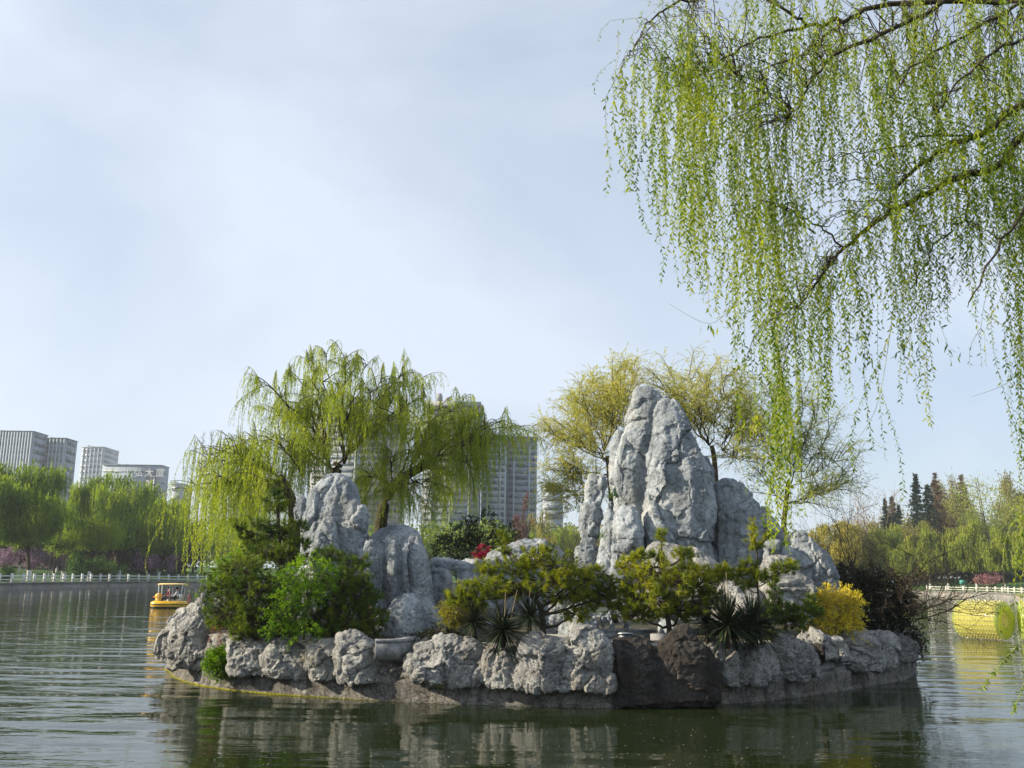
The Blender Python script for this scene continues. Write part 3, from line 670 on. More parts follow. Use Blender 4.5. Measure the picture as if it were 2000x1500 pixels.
rim('wedge shaped grey boulder below the dark foliage', [
    ([(1248, 540, 560), (1262, 530, 585), (1285, 520, 600), (1310, 525, 605), (1338, 535, 600)], 0, 0.7, 2.5)], seed=35)
rim('small pointed boulder wedged under the bright green shrub', [
    ([(1238, 582, 600), (1250, 573, 604), (1270, 570, 604), (1290, 575, 600)], 0.3, 1.0, 2.5)], seed=36)
rim('flat topped boulder beside the pale grass tuft', [
    ([(1250, 620, 665), (1258, 608, 668), (1285, 605, 665), (1310, 608, 662), (1340, 612, 660)], 0, 0.7, 3)], seed=37)
rim('tall round headed boulder left of the curved bench', [
    ([(1231, 678, 700), (1240, 668, 712), (1252, 666, 722), (1265, 664, 740), (1290, 666, 742), (1315, 665, 738), (1348, 672, 742)], 0, 0.8, 2.5)], seed=38)
rim('broad overhanging boulder right of the stone step', [
    ([(1240, 865, 895), (1250, 838, 920), (1262, 822, 942), (1280, 816, 945), (1292, 808, 940), (1320, 805, 945), (1345, 830, 930), (1356, 840, 900)], 0, 0.45, 2.8),
    ([(1284, 806, 850), (1300, 802, 870), (1330, 806, 870), (1350, 830, 870)], -0.25, 0.7, 2.4)], seed=39, amp=0.09)
rim('low boulder with two blunt teeth below the yuccas', [
    ([(1270, 945, 958), (1290, 942, 968), (1340, 945, 985), (1352, 950, 980)], 0, 0.9, 2.4),
    ([(1268, 982, 992), (1282, 975, 1000), (1310, 965, 1010), (1345, 965, 1020)], -0.05, 0.9, 2.4)], seed=40)
rim('lumpy boulder with a bulging top, left of the tall pitted one', [
    ([(1240, 1035, 1060), (1248, 1022, 1098), (1262, 1018, 1104), (1278, 1020, 1100), (1300, 1010, 1105), (1345, 1010, 1110)], 0, 0.7, 2.6)], seed=41)
rim('tall pitted boulder beside the brown wet rock', [
    ([(1228, 1125, 1160), (1236, 1114, 1172), (1255, 1108, 1182), (1280, 1110, 1188), (1310, 1100, 1189), (1350, 1095, 1190)], 0, 0.7, 3)], seed=42)
rim('dark brown wet rock mound with two humps at the front of the island', [
    ([(1225, 1318, 1344), (1236, 1306, 1352), (1250, 1292, 1362), (1268, 1280, 1380), (1290, 1270, 1402), (1330, 1262, 1406), (1368, 1260, 1408)], -0.05, 0.45, 2.8),
    ([(1248, 1204, 1256), (1258, 1195, 1272), (1290, 1189, 1290), (1330, 1188, 1300), (1372, 1188, 1300)], 0, 0.8, 3.0),
    ([(1262, 1215, 1385), (1285, 1196, 1396), (1320, 1192, 1400), (1345, 1200, 1404), (1376, 1206, 1396)], 0.0, 0.30, 2.8)], 'brown', seed=43, amp=0.06, crack=0.015, facet=.035, dd=0.04)
rim('white crinkled boulder just right of the brown wet rock', [
    ([(1250, 1368, 1400), (1260, 1368, 1425), (1280, 1380, 1436), (1298, 1400, 1438), (1340, 1404, 1440)], 0.1, 0.8, 2.5)], seed=44)
rim('pale knobbly boulder below the large yucca', [
    ([(1262, 1468, 1492), (1272, 1455, 1504), (1300, 1448, 1512), (1330, 1440, 1510), (1358, 1440, 1505)], 0, 0.7, 2.6)], seed=45)
rim('big slanting boulder with a pointed crest right of the large yucca', [
    ([(1231, 1514, 1530), (1242, 1512, 1548), (1258, 1512, 1560), (1272, 1516, 1586), (1290, 1516, 1592), (1315, 1518, 1588), (1345, 1530, 1585)], 0, 0.6, 2.6)], seed=46)
rim('pair of low crumpled rocks behind the step on the right', [
    ([(1234, 1575, 1590), (1244, 1568, 1640), (1260, 1566, 1646), (1285, 1570, 1648)], 0.5, 0.7, 2.5)], seed=47)
rim('small dark round stone resting in a gap beneath the yellow shrub', [
    ([(1256, 1584, 1600), (1266, 1578, 1608), (1280, 1582, 1608), (1290, 1590, 1606)], -0.1, 1.0, 2.2)], 'brown', seed=48, crack=0.01, dd=0.2)
rim('steep pale boulder with a round top, right of the step', [
    ([(1228, 1656, 1676), (1240, 1646, 1690), (1256, 1640, 1702), (1280, 1640, 1716), (1320, 1650, 1716), (1340, 1655, 1712)], 0, 0.7, 2.6)], seed=49)
rim('small knob of rock peeking up at the back of the right end', [
    ([(1230, 1694, 1706), (1238, 1684, 1712), (1255, 1684, 1716), (1290, 1690, 1716)], 0.5, 0.9, 2.4)], seed=50)
rim('rounded boulder second from the right end of the island', [
    ([(1235, 1715, 1732), (1244, 1704, 1744), (1265, 1700, 1748), (1300, 1704, 1748), (1332, 1710, 1748)], 0.1, 0.8, 2.5)], seed=51, crack=0.02)
rim('rounded boulder at the far right end of the island above the water', [
    ([(1235, 1750, 1768), (1244, 1744, 1780), (1262, 1742, 1788), (1285, 1744, 1788), (1310, 1748, 1786), (1325, 1752, 1782)], 0.2, 0.8, 2.5)], seed=52, crack=0.02)
# back of the island: a few boulders that hold up the far rim
for q, (a_, hh) in enumerate([(0.5, .9), (0.9, .7), (1.3, 1.0), (1.75, .8), (2.2, 1.1), (2.6, .8)]):
    pass

# ------------------------------------------------------------------ plant toolkit
RNG = np.random.RandomState(42)
def unit(v): return v / (np.linalg.norm(v, axis=-1, keepdims=True) + 1e-9)
def add_leaves(mbk, pos, dirs, ln, wd, rnd=None, tri=False, twist=None):
    n = len(pos); dirs = unit(dirs); ln = np.broadcast_to(ln, (n,))[:, None]; wd = np.broadcast_to(wd, (n,))[:, None]
    side = unit(np.cross(dirs, RNG.normal(size=(n, 3)) if twist is None else twist))
    nrm = np.cross(side, dirs)
    if tri:
        v = np.stack([pos - side * wd / 2, pos + side * wd / 2, pos + dirs * ln], 1).reshape(-1, 3); k = 3
    else:
        v = np.stack([pos, pos + dirs * ln * .45 + side * wd / 2 + nrm * wd * .15, pos + dirs * ln, pos + dirs * ln * .45 - side * wd / 2 + nrm * wd * .15], 1).reshape(-1, 3); k = 4
    f = np.arange(n * k).reshape(n, k)
    mbk.add(v, f, RNG.rand(n) if rnd is None else rnd)
def arc(a, b, rise=0.0, n=8, jit=0.0):
    a = np.asarray(a, float); b = np.asarray(b, float); t_ = np.linspace(0, 1, n)[:, None]
    p_ = a + (b - a) * t_ + np.array([0, 0, 1.]) * rise * 4 * t_ * (1 - t_)
    if jit: p_[1:-1] += RNG.normal(size=(n - 2, 3)) * jit
    return p_
def hang_strands(leaf, stem, starts, lens, leaf_len, leaf_w, step, out=None, rs=0.003, spread=0.5, drift=(0, 0), stem_sides=3, curl=0.25):
    for q, (s_, ln) in enumerate(zip(starts, lens)):
        n = max(4, int(ln / 0.18)); t_ = np.linspace(0, 1, n)
        o_ = (RNG.normal(size=2) * 0.10 if out is None else out[q])
        w_ = RNG.normal(size=2) * 0.036
        # leaves the branch sideways, then falls
        x = s_[0] + o_[0] * (1 - np.exp(-3 * t_)) + drift[0] * t_ * ln + w_[0] * np.sin(t_ * 6 + q) * ln
        y = s_[1] + o_[1] * (1 - np.exp(-3 * t_)) + drift[1] * t_ * ln + w_[1] * np.sin(t_ * 5 + q * 2) * ln
        z = s_[2] - ln * (t_ ** 1.08) + 0.10 * np.sin(np.pi * np.minimum(t_ * 3, 1)) * min(ln, 1) * curl
        pts = np.stack([x, y, z], -1)
        if stem is not None: stem.tube(pts, np.linspace(rs, rs * .4, n), stem_sides, cap=False)
        vf = RNG.uniform(.75, 1.9) if step < .03 else 1.0
        m_ = max(3, int(ln / (step * vf))); tt = np.sort(np.clip((np.arange(m_) + RNG.rand(m_) * .6) / m_, 0, 1))
        lp = np.stack([np.interp(tt, t_, pts[:, c]) for c in range(3)], -1)
        an = np.arange(m_) * 2.4 + RNG.rand(m_)
        dr = np.stack([np.cos(an) * spread, np.sin(an) * spread, -1 + RNG.normal(size=m_) * .25], -1)
        sz = (0.65 + 0.6 * RNG.rand(m_))
        add_leaves(leaf, lp, dr, leaf_len * sz, leaf_w * sz, rnd=np.clip(RNG.rand(m_) * .6 + (q * 0.618 % 1) * .4, 0, 1))

# ---- willows on the island
def willow(name, label, trunk, forks, limbs, leafm, d, sub=7, strands=6, slen=(0.7, 1.9), leaf=(0.085, 0.021), step=0.045, r0=0.2, thick=0.045, sublen=(0.6, 1.5), upright=False, barkm='bark', group=None, drift=(0, 0)):
    base = np.array(trunk[0]); root = empty(name, base); tag(root, label, 'tree', group)
    tb = MB(); br = MB(); lf = MB(); st = MB()
    tp = catmull(trunk, 4, False); tb.tube(tp, np.linspace(r0, r0 * .6, len(tp)), 9)
    starts = []; outs = []
    for (fx, lx_) in limbs:
        f_ = forks[fx]; tgt = lx_
        L_ = np.linalg.norm(np.array(tgt) - f_)
        pts = arc(f_, tgt, rise=L_ * (0.10 if not upright else -0.03), n=10, jit=L_ * 0.022)
        rad = thick * (L_ / 4) ** .5 * np.linspace(1, .12, 10) ** .9; br.tube(pts, rad, 6)
        for s_ in range(sub):
            u = 0.25 + 0.75 * (s_ + RNG.rand()) / sub; k_ = u * 9; i_ = int(min(k_, 8)); p0 = pts[i_] + (pts[i_ + 1] - pts[i_]) * (k_ - i_)
            dir_ = unit(unit(pts[i_ + 1] - pts[i_]) * 0.7 + RNG.normal(size=3) * np.array([.7, .7, .5]) + np.array([0, 0, 0.55 if upright else 0.35]))
            l_ = RNG.uniform(*sublen) * (1.15 - 0.4 * u)
            sp = p0 + dir_ * np.linspace(0, l_, 7)[:, None]; tt = np.linspace(0, 1, 7)
            sp[:, 2] += (l_ * (0.18 * tt - (0.38 if not upright else 0.12) * tt ** 2))
            br.tube(sp, np.linspace(0.016, 0.005, 7), 4, cap=False)
            for h_ in range(strands):
                q = 0.2 + 0.8 * RNG.rand(); ii = min(int(q * 6), 5); pp = sp[ii] + (sp[ii + 1] - sp[ii]) * (q * 6 - ii)
                starts.append(pp); outs.append(dir_[:2] * RNG.uniform(.05, .35) + RNG.normal(size=2) * .08)
            starts.append(sp[-1]); outs.append(dir_[:2] * .3)
    starts = np.array(starts); n = len(starts)
    if upright:
        # fine ascending twigs with small leaves on all sides
        dirs = unit(np.c_[np.array(outs) * 3, RNG.uniform(-0.25, 0.9, n)] + RNG.normal(size=(n, 3)) * .35)
        ln = RNG.uniform(*slen, n)
        for q in range(n):
            tt = np.linspace(0, 1, 5); pts = starts[q] + dirs[q] * (ln[q] * tt)[:, None]; pts[:, 2] -= 0.35 * ln[q] * tt ** 2
            st.tube(pts, np.linspace(.004, .0015, 5), 3, cap=False)
            m_ = max(3, int(ln[q] / step)); t2 = RNG.rand(m_); lp = np.stack([np.interp(t2, tt, pts[:, c]) for c in range(3)], -1)
            add_leaves(lf, lp, dirs[q] + RNG.normal(size=(m_, 3)) * .8 + np.array([0, 0, -.2]), leaf[0] * RNG.uniform(.6, 1.3, m_), leaf[1] * RNG.uniform(.7, 1.2, m_), rnd=RNG.rand(m_))
    else:
        hang_strands(lf, st, starts, slen[0] + (slen[1] - slen[0]) * RNG.rand(n) ** 1.5, leaf[0], leaf[1], step, out=np.array(outs), rs=.004, spread=.4, drift=drift)
    for mbk, nm, mt in ((tb, 'trunk', M[barkm]), (br, 'branches', M[barkm]), (st, 'twigs', M['twiggreen']), (lf, 'crown', leafm)):
        mbk.build(nm, mt, root, smooth=(nm in ('trunk', 'branches')), origin=base)
    return root
def PX(lst, d): return [P(x, y, d + (e[0] if e else 0)) for x, y, *e in lst]
def grnd(px, d, z=1.1):
    p_ = P(px, 1100, d); p_[2] = z; return p_

dA = 31.0
fk = [P(650, 925, dA), P(672, 905, dA), P(640, 890, dA), P(690, 880, dA)]
willow('willow', 'tall weeping willow with black forked limbs rising behind the left rock peak',
       [grnd(640, dA), P(652, 1000, dA), P(655, 925, dA), P(662, 905, dA)], fk,
       [(2, P(498, 740, dA - 1)), (2, P(520, 800, dA + 1)), (0, P(545, 860, dA - 1.3)), (2, P(560, 728, dA + .5)), (2, P(600, 700, dA - .5)), (2, P(640, 684, dA + .8)),
        (1, P(672, 688, dA - 1)), (1, P(710, 700, dA + .6)), (3, P(745, 735, dA - .6)), (3, P(790, 722, dA)), (3, P(815, 745, dA + 1)), (3, P(800, 800, dA - 1.2)),
        (1, P(650, 760, dA - 1.5)), (1, P(700, 770, dA + 1.4)), (0, P(590, 790, dA + 1.4)), (0, P(740, 830, dA - .8)), (0, P(600, 850, dA - 1.5)), (3, P(835, 775, dA + .5))],
       M['willow_mid'], dA, sub=13, strands=19, slen=(0.15, 1.1), thick=.055, r0=.26)
dB = 32.5
fk = [P(765, 955, dB), P(800, 925, dB), P(850, 900, dB)]
willow('willow', 'weeping willow leaning right with long arching limbs behind the middle rock',
       [grnd(735, dB), P(745, 1010, dB), P(765, 955, dB), P(800, 925, dB), P(850, 900, dB)], fk,
       [(0, P(850, 800, dB)), (1, P(870, 785, dB + 1)), (1, P(905, 780, dB - 1)), (2, P(935, 810, dB)), (2, P(985, 828, dB - .6)), (2, P(1015, 838, dB + .8)),
        (2, P(960, 870, dB - 1.2)), (1, P(920, 850, dB + 1.2)), (1, P(830, 860, dB - 1.5)), (0, P(760, 880, dB - 1.2)), (0, P(720, 930, dB - 1.4)), (2, P(930, 920, dB - 1.2)),
        (0, P(850, 950, dB - 1.6)), (1, P(890, 930, dB + 1.3)), (0, P(790, 960, dB - 2.0))],
       M['willow_mid'], dB, sub=13, strands=16, slen=(0.25, 1.5), thick=.055, r0=.24)
dC = 29.5
fk = [P(560, 960, dC), P(540, 930, dC), P(585, 920, dC)]
willow('willow', 'low wide weeping willow at the left end with long yellow curtains above the duck boat',
       [grnd(575, dC), P(575, 1020, dC), P(562, 960, dC), P(545, 930, dC)], fk,
       [(1, P(375, 905, dC)), (1, P(395, 885, dC + 1)), (1, P(420, 880, dC - 1)), (1, P(455, 868, dC)), (1, P(490, 862, dC + 1)), (2, P(530, 858, dC - 1)), (2, P(570, 870, dC + .8)),
        (0, P(400, 950, dC - 1.2)), (0, P(440, 950, dC - .5)), (0, P(480, 960, dC - 1.5)), (0, P(370, 960, dC + .8)), (2, P(600, 890, dC + 1)), (0, P(520, 950, dC + 1.5)), (1, P(450, 915, dC + 1.3))],
       M['willow_mid'], dC, sub=12, strands=6, slen=(0.9, 3.0), thick=.045, r0=.2)
# sparse yellow-green trees behind the tallest peak
dD = 31.5
fk = [P(1190, 925, dD), P(1188, 900, dD), P(1180, 880, dD)]
willow('spring_tree', 'pale yellow budding tree fanning out left of the tallest peak',
       [grnd(1200, dD), P(1196, 1000, dD), P(1190, 925, dD), P(1186, 890, dD)], fk,
       [(0, P(1085, 920, dD - .8)), (1, P(1085, 850, dD)), (1, P(1105, 800, dD + .8)), (2, P(1130, 770, dD - .6)), (2, P(1160, 745, dD + .3)), (2, P(1195, 735, dD - .5)), (2, P(1225, 730, dD + .8)),
        (2, P(1215, 770, dD - 1)), (0, P(1080, 970, dD + .6)), (1, P(1120, 850, dD - 1.2)), (0, P(1110, 1000, dD - .5)), (2, P(1240, 745, dD))],
       M['willow_yel'], dD, sub=16, strands=18, slen=(0.3, 0.9), leaf=(.06, .022), step=.035, upright=True, thick=.035, sublen=(0.5, 1.3), r0=.12, barkm='bark2')
fk = [P(1395, 905, dD), P(1385, 870, dD), P(1410, 880, dD)]
willow('spring_tree', 'golden budding tree spreading just right of the summit of the tallest peak',
       [grnd(1400, dD), P(1400, 1000, dD), P(1396, 905, dD), P(1390, 870, dD)], fk,
       [(1, P(1285, 740, dD)), (1, P(1310, 730, dD + .8)), (1, P(1345, 728, dD - .7)), (1, P(1380, 728, dD + .3)), (1, P(1415, 735, dD - .5)), (2, P(1450, 750, dD)), (2, P(1475, 790, dD + .8)),
        (2, P(1480, 850, dD - .6)), (1, P(1360, 780, dD - 1)), (2, P(1430, 810, dD + 1)), (2, P(1455, 900, dD - .5)), (1, P(1330, 790, dD + .5))],
       M['willow_yel'], dD, sub=14, strands=14, slen=(0.3, 0.9), leaf=(.06, .022), step=.035, upright=True, thick=.035, sublen=(0.5, 1.3), r0=.12, barkm='bark2')
fk = [P(1535, 985, dD), P(1538, 950, dD), P(1545, 930, dD)]
willow('spring_tree', 'thin pale green tree with fine spreading branches right of the shoulder slab',
       [grnd(1525, dD), P(1530, 1050, dD), P(1535, 985, dD), P(1540, 940, dD)], fk,
       [(2, P(1500, 770, dD)), (2, P(1535, 760, dD + .8)), (2, P(1570, 770, dD - .6)), (2, P(1600, 800, dD)), (1, P(1630, 840, dD + .6)), (1, P(1645, 890, dD - .5)), (0, P(1650, 950, dD)),
        (1, P(1480, 830, dD - .5)), (0, P(1600, 960, dD - 1)), (0, P(1480, 920, dD + .5)), (1, P(1590, 860, dD + 1)), (0, P(1660, 920, dD + 1))],
       M['willow_pale'], dD, sub=13, strands=12, slen=(0.3, 0.9), leaf=(.055, .019), step=.04, upright=True, thick=.03, sublen=(0.5, 1.4), r0=.11, barkm='bark2')

# ---- pines and shrubs built from clumps
def shell(n, c, rad, bias=0.6):
    v = unit(RNG.normal(size=(n, 3))); r_ = RNG.rand(n) ** (1 / 3) * (1 - bias) + bias * (0.75 + .25 * RNG.rand(n))
    r_ = r_ * (1 + 0.55 * noise3(v * 2.3 + np.asarray(c) * 3)) * (1 + .12 * np.abs(RNG.normal(size=n)))
    return np.asarray(c) + v * r_[:, None] * np.asarray(rad), v
def clump_plant(name, label, cat, trunk, blobs, d, style, leafm, r0=0.06, barkm='bark', group=None, dens=1.0, nl=28, leaf=(0.115, .014), up=0.5):
    base = np.array(trunk[0]); root = empty(name, base); tag(root, label, cat, group)
    tb = MB(); lf = MB(); br = MB()
    tp = catmull(trunk, 5, False); tb.tube(tp, np.linspace(r0, r0 * .45, len(tp)), 8)
    for (bx, by, rx_, ry_, *e) in blobs:
        dd = e[0] if e else 0.0; c = P(bx, by, d + dd)
        s_ = (d + dd) / F; rad = np.array([rx_ * s_, max(rx_, ry_) * s_ * .9, ry_ * s_]) * (1.15 if style == 'needle' else 1.0)
        vol = rx_ * ry_ * s_ * s_
        cnt = max(7, int(dens * 430 * vol ** 0.8)) if style == 'needle' else max(60, int(dens * 4200 * vol ** .9))
        tips, nv = shell(cnt, c, rad, .55)
        i_ = np.argmin(np.linalg.norm(tp - c + np.array([0, 0, .25]), axis=1)); a_ = tp[i_]
        bp_ = arc(a_, c, rise=-0.08, n=6, jit=.02); br.tube(bp_, np.linspace(r0 * .5, r0 * .18, 6), 5)
        if style == 'needle':
            for tip, v in zip(tips, nv):
                m0 = c + (tip - c) * .35; br.tube(np.array([m0, (m0 + tip) / 2 + [0, 0, -.02], tip]), [.009, .007, .005], 3, cap=False)
                ax = unit(v * .6 + np.array([0, 0, up]) + RNG.normal(size=3) * .25)
                dr = unit(ax * 0.75 + RNG.normal(size=(nl, 3)) * .62)
                q0 = tip - ax * RNG.uniform(0, .10, nl)[:, None]
                add_leaves(lf, q0, dr, leaf[0] * RNG.uniform(.7, 1.2, nl), leaf[1], rnd=np.clip(.25 * RNG.rand(nl) + .75 * RNG.rand(), 0, 1), tri=True)
        else:
            # sprigs: short twigs carrying small leaves
            for tip, v in zip(tips[::40], nv[::40]):
                m0 = c + (tip - c) * .3; br.tube(np.array([m0, tip]), [.006, .002], 3, cap=False)
            ns_ = max(6, cnt // 20); sc_, sv_ = shell(ns_, c, rad * .72, .5); sl_ = RNG.uniform(.35, 1.0, ns_) * rad.mean() * .9 + .05
            sd_ = unit(sv_ + np.array([0, 0, up * .6]) + RNG.normal(size=(ns_, 3)) * .45); k2 = np.repeat(np.arange(ns_), 20); tt_ = RNG.rand(len(k2))[:, None]
            lp_ = sc_[k2] + sd_[k2] * sl_[k2][:, None] * tt_ + np.array([0, 0, -.35]) * sl_[k2][:, None] * tt_ ** 2 + RNG.normal(size=(len(k2), 3)) * .018
            for q in range(0, ns_, 2): br.tube(np.array([sc_[q], sc_[q] + sd_[q] * sl_[q] * .9 + [0, 0, -.28 * sl_[q]]]), [.004, .0015], 3, cap=False)
            add_leaves(lf, lp_, sd_[k2] + RNG.normal(size=(len(k2), 3)) * .7, leaf[0] * RNG.uniform(.6, 1.3, len(k2)), leaf[1] * RNG.uniform(.7, 1.2, len(k2)), rnd=np.clip(RNG.rand(len(k2)) * .6 + RNG.rand(ns_)[k2] * .4, 0, 1))
    tb.build('trunk', M[barkm], root, smooth=True, origin=base); br.build('branches', M[barkm], root, origin=base)
    lf.build('foliage' if style != 'needle' else 'needles', leafm, root, origin=base)
    return root
def v_mix(v, up): return v + np.array([0, 0, up]) + RNG.normal(size=v.shape) * .6

dP = 22.8
clump_plant('pine_tree', 'dark conical pine at the left in front of the sunlit peak', 'tree', [grnd(560, dP), P(550, 1150, dP), P(545, 1050, dP), P(541, 945, dP)],
    [(541, 955, 9, 22), (540, 985, 24, 14), (515, 1022, 28, 12, -.2), (572, 1025, 26, 12, .2), (500, 1050, 26, 14, .3), (545, 1045, 34, 16), (585, 1062, 22, 12, -.3), (470, 1030, 12, 12, .1),
     (520, 1075, 40, 16, -.4), (560, 1090, 40, 16, .2)], dP, 'needle', M['pine_dark'], .07, dens=1.35)
clump_plant('pine_shrub', 'spreading dark pine filling the left front behind the clipped bush', 'tree', [grnd(540, 21.8), P(530, 1200, 21.8), P(520, 1130, 21.8)],
    [(470, 1110, 42, 22, -.2), (440, 1150, 32, 26), (490, 1155, 50, 30, -.4), (450, 1195, 44, 26, -.2), (500, 1205, 45, 30, -.5), (545, 1140, 40, 28, .3), (430, 1210, 24, 18, .2), (550, 1200, 45, 35, .2), (570, 1245, 40, 22, .1), (480, 1235, 30, 14, -.3)],
    21.8, 'needle', M['pine_dark'], .06, dens=1.4)
clump_plant('pine_shrub', 'dark pine bush against the foot of the left peak, right of the bright shrub', 'tree', [grnd(660, 21.9), P(665, 1200, 21.9), P(670, 1130, 21.9)],
    [(640, 1085, 34, 16, .4), (690, 1100, 26, 16, .2), (670, 1130, 42, 20, -.2), (640, 1160, 40, 30), (705, 1160, 36, 26, -.1), (690, 1205, 44, 34, -.2), (630, 1215, 40, 30, .1), (725, 1215, 28, 30, .2), (660, 1240, 50, 18, .1), (600, 1235, 30, 20, .3)],
    21.9, 'needle', M['pine_dark'], .06, dens=1.4)
clump_plant('green_shrub', 'bright fresh green shrub spilling over the rim between two dark pines', 'shrub', [grnd(600, 21.2), P(600, 1190, 21.2), P(598, 1120, 21.2)],
    [(600, 1105, 32, 18), (575, 1130, 32, 20, -.2), (560, 1165, 28, 18, -.3), (600, 1160, 34, 24, -.2), (635, 1120, 24, 16), (545, 1205, 18, 26, -.4), (570, 1200, 24, 24, -.4), (528, 1228, 12, 12, -.5), (568, 1240, 9, 16, -.5), (612, 1235, 10, 20, -.4), (635, 1150, 22, 16)],
    21.2, 'leaf', M['shrub'], .03, 'bark2', dens=2.4, leaf=(.055, .03), up=.1)
clump_plant('green_shrub', 'feathery bright green shrub behind the pine at the left end', 'shrub', [grnd(450, 23.5), P(445, 1180, 23.5), P(440, 1120, 23.5)],
    [(430, 1110, 26, 16), (460, 1095, 22, 14), (420, 1140, 16, 18), (395, 1175, 10, 16, -.4), (465, 1125, 30, 16)], 23.5, 'leaf', M['shrub'], .02, 'bark2', dens=1.6, leaf=(.06, .03), up=.2)
dQ = 21.0
clump_plant('pine_tree', 'spreading flat topped pine with a bent dark trunk above the yuccas', 'tree',
    [grnd(1062, dQ, 1.0), P(1060, 1215, dQ), P(1055, 1185, dQ), P(1040, 1165, dQ), P(1022, 1150, dQ), P(1030, 1110, dQ)],
    [(893, 1165, 22, 14, .1), (925, 1150, 32, 18), (965, 1145, 36, 20, -.3), (950, 1110, 22, 14, .2), (1000, 1105, 34, 18, -.1), (1010, 1150, 40, 16, .3), (1045, 1090, 36, 20), (1090, 1105, 36, 22, -.2), (1060, 1135, 40, 18, -.3),
     (1120, 1130, 36, 22), (1160, 1120, 26, 18, .2), (1100, 1160, 36, 16, .1), (1140, 1170, 30, 20, .2), (1180, 1160, 24, 22, .3), (985, 1075, 12, 12, .3), (982, 1052, 12, 14, .4), (1125, 1200, 24, 14, .1), (1070, 1070, 12, 10, .1), (915, 1175, 30, 12, -.1)],
    dQ, 'needle', M['pine'], .075, dens=1.3)
dR_ = 21.2
clump_plant('pine_tree', 'yellow tipped bushy pine in front of the tallest peak, behind the brown rock', 'tree',
    [grnd(1310, dR_, 1.0), P(1305, 1210, dR_), P(1300, 1160, dR_), P(1295, 1100, dR_)],
    [(1292, 1045, 10, 14), (1245, 1085, 18, 12), (1335, 1080, 22, 14), (1285, 1085, 18, 12, .2), (1225, 1100, 20, 16, .3), (1280, 1115, 40, 20, -.2), (1345, 1115, 34, 20), (1240, 1135, 40, 22, -.1), (1310, 1145, 44, 22, -.4), (1370, 1140, 30, 22, .1),
     (1215, 1170, 36, 22, .1), (1270, 1175, 46, 22, -.3), (1340, 1175, 40, 20, -.1), (1385, 1165, 26, 20, .2), (1250, 1200, 40, 14, .1), (1405, 1120, 20, 14, .3), (1330, 1195, 40, 14, .3)],
    dR_, 'needle', M['pine'], .07, dens=1.35)
dS = 21.4
clump_plant('pine_sapling', 'slender young pine with a thin leader right of the bushy pine', 'tree',
    [grnd(1482, dS, 1.0), P(1483, 1190, dS), P(1478, 1120, dS), P(1478, 1080, dS), P(1470, 1025, dS)],
    [(1468, 1035, 7, 18), (1476, 1062, 14, 12), (1500, 1045, 8, 8, .2), (1462, 1105, 16, 14), (1440, 1120, 22, 12, .2), (1480, 1118, 18, 12), (1525, 1108, 26, 12, -.2), (1545, 1100, 14, 8), (1455, 1140, 16, 10), (1415, 1118, 18, 14, .3), (1505, 1125, 20, 10)],
    dS, 'needle', M['pine'], .03, dens=1.2)
clump_plant('pine_shrub', 'low dark pine between the big yucca and the yellow shrub', 'shrub',
    [grnd(1530, 22.1, 1.0), P(1535, 1215, 22.1), P(1540, 1190, 22.1)],
    [(1500, 1190, 20, 18, .1), (1530, 1190, 30, 18), (1565, 1195, 26, 20, .1), (1590, 1190, 16, 12, .2), (1545, 1215, 34, 16, -.1), (1510, 1150, 12, 20, .2), (1500, 1235, 20, 12), (1480, 1258, 16, 8, -.3), (1580, 1170, 14, 10, -.1)],
    22.1, 'needle', M['pine_dark'], .03, dens=1.2)
clump_plant('flowering_shrub', 'golden yellow flowering shrub on the right side of the island', 'shrub',
    [grnd(1630, 24.3, 1.0), P(1630, 1215, 24.3), P(1632, 1190, 24.3)],
    [(1630, 1192, 46, 30), (1632, 1232, 56, 20), (1618, 1178, 16, 20), (1652, 1176, 14, 22), (1630, 1222, 50, 20), (1600, 1225, 28, 14, -.2), (1660, 1222, 26, 16, -.2), (1600, 1175, 24, 20), (1660, 1180, 24, 28), (1615, 1160, 20, 16), (1648, 1165, 22, 18), (1605, 1205, 26, 18, -.2), (1640, 1212, 40, 16, -.2), (1582, 1172, 12, 10)],
    24.3, 'leaf', M['yellow'], .02, 'twig', dens=2.0, leaf=(.055, .026), up=.5)
# upright flowering twigs on the yellow shrub
ob = [o_ for o_ in COL.objects if o_.name.startswith('flowering_shrub')][0]
lf = MB(); st = MB()
for q in range(46):
    c = P(RNG.uniform(1585, 1682), RNG.uniform(1165, 1200), 24.3 + RNG.uniform(-.4, .4)); tip = c + np.array([RNG.normal() * .08, RNG.normal() * .08, RNG.uniform(.18, .42)])
    st.tube([c, tip], [.005, .002], 3, cap=False); n_ = 26; tt = RNG.rand(n_)[:, None]
    add_leaves(lf, c + (tip - c) * tt, np.array([0, 0, .8]) + RNG.normal(size=(n_, 3)) * .6, .05 * RNG.uniform(.6, 1.2, n_), .024)
bo = np.array(ob.location); lf.build('blossom', M['yellow'], ob, origin=bo); st.build('twigs', M['twig'], ob, origin=bo)
clump_plant('round_shrub', 'round yellow green clipped shrub left of the spreading pine trunk', 'shrub',
    [grnd(898, 22.0, 1.0), P(898, 1225, 22.0), P(898, 1210, 22.0)], [(890, 1198, 30, 26), (925, 1200, 24, 22, .2), (880, 1210, 20, 16)], 21.3, 'leaf', M['boxwood'], .02, 'twig', dens=6.5, leaf=(.035, .022), up=.2)
clump_plant('clipped_bush', 'small glossy green bush growing low on the retaining wall at the left', 'bush',
    [P(434, 1312, front_d(433) + .15), P(434, 1305, front_d(433) + .02), P(434, 1290, front_d(433) - .15)], [(433, 1290, 27, 22), (430, 1302, 22, 14, -.05), (438, 1280, 20, 14), (420, 1290, 14, 16), (447, 1292, 14, 16)], front_d(433) - .38, 'leaf', M['shrub'], .015, 'twig', dens=7.0, leaf=(.05, .03), up=.2)
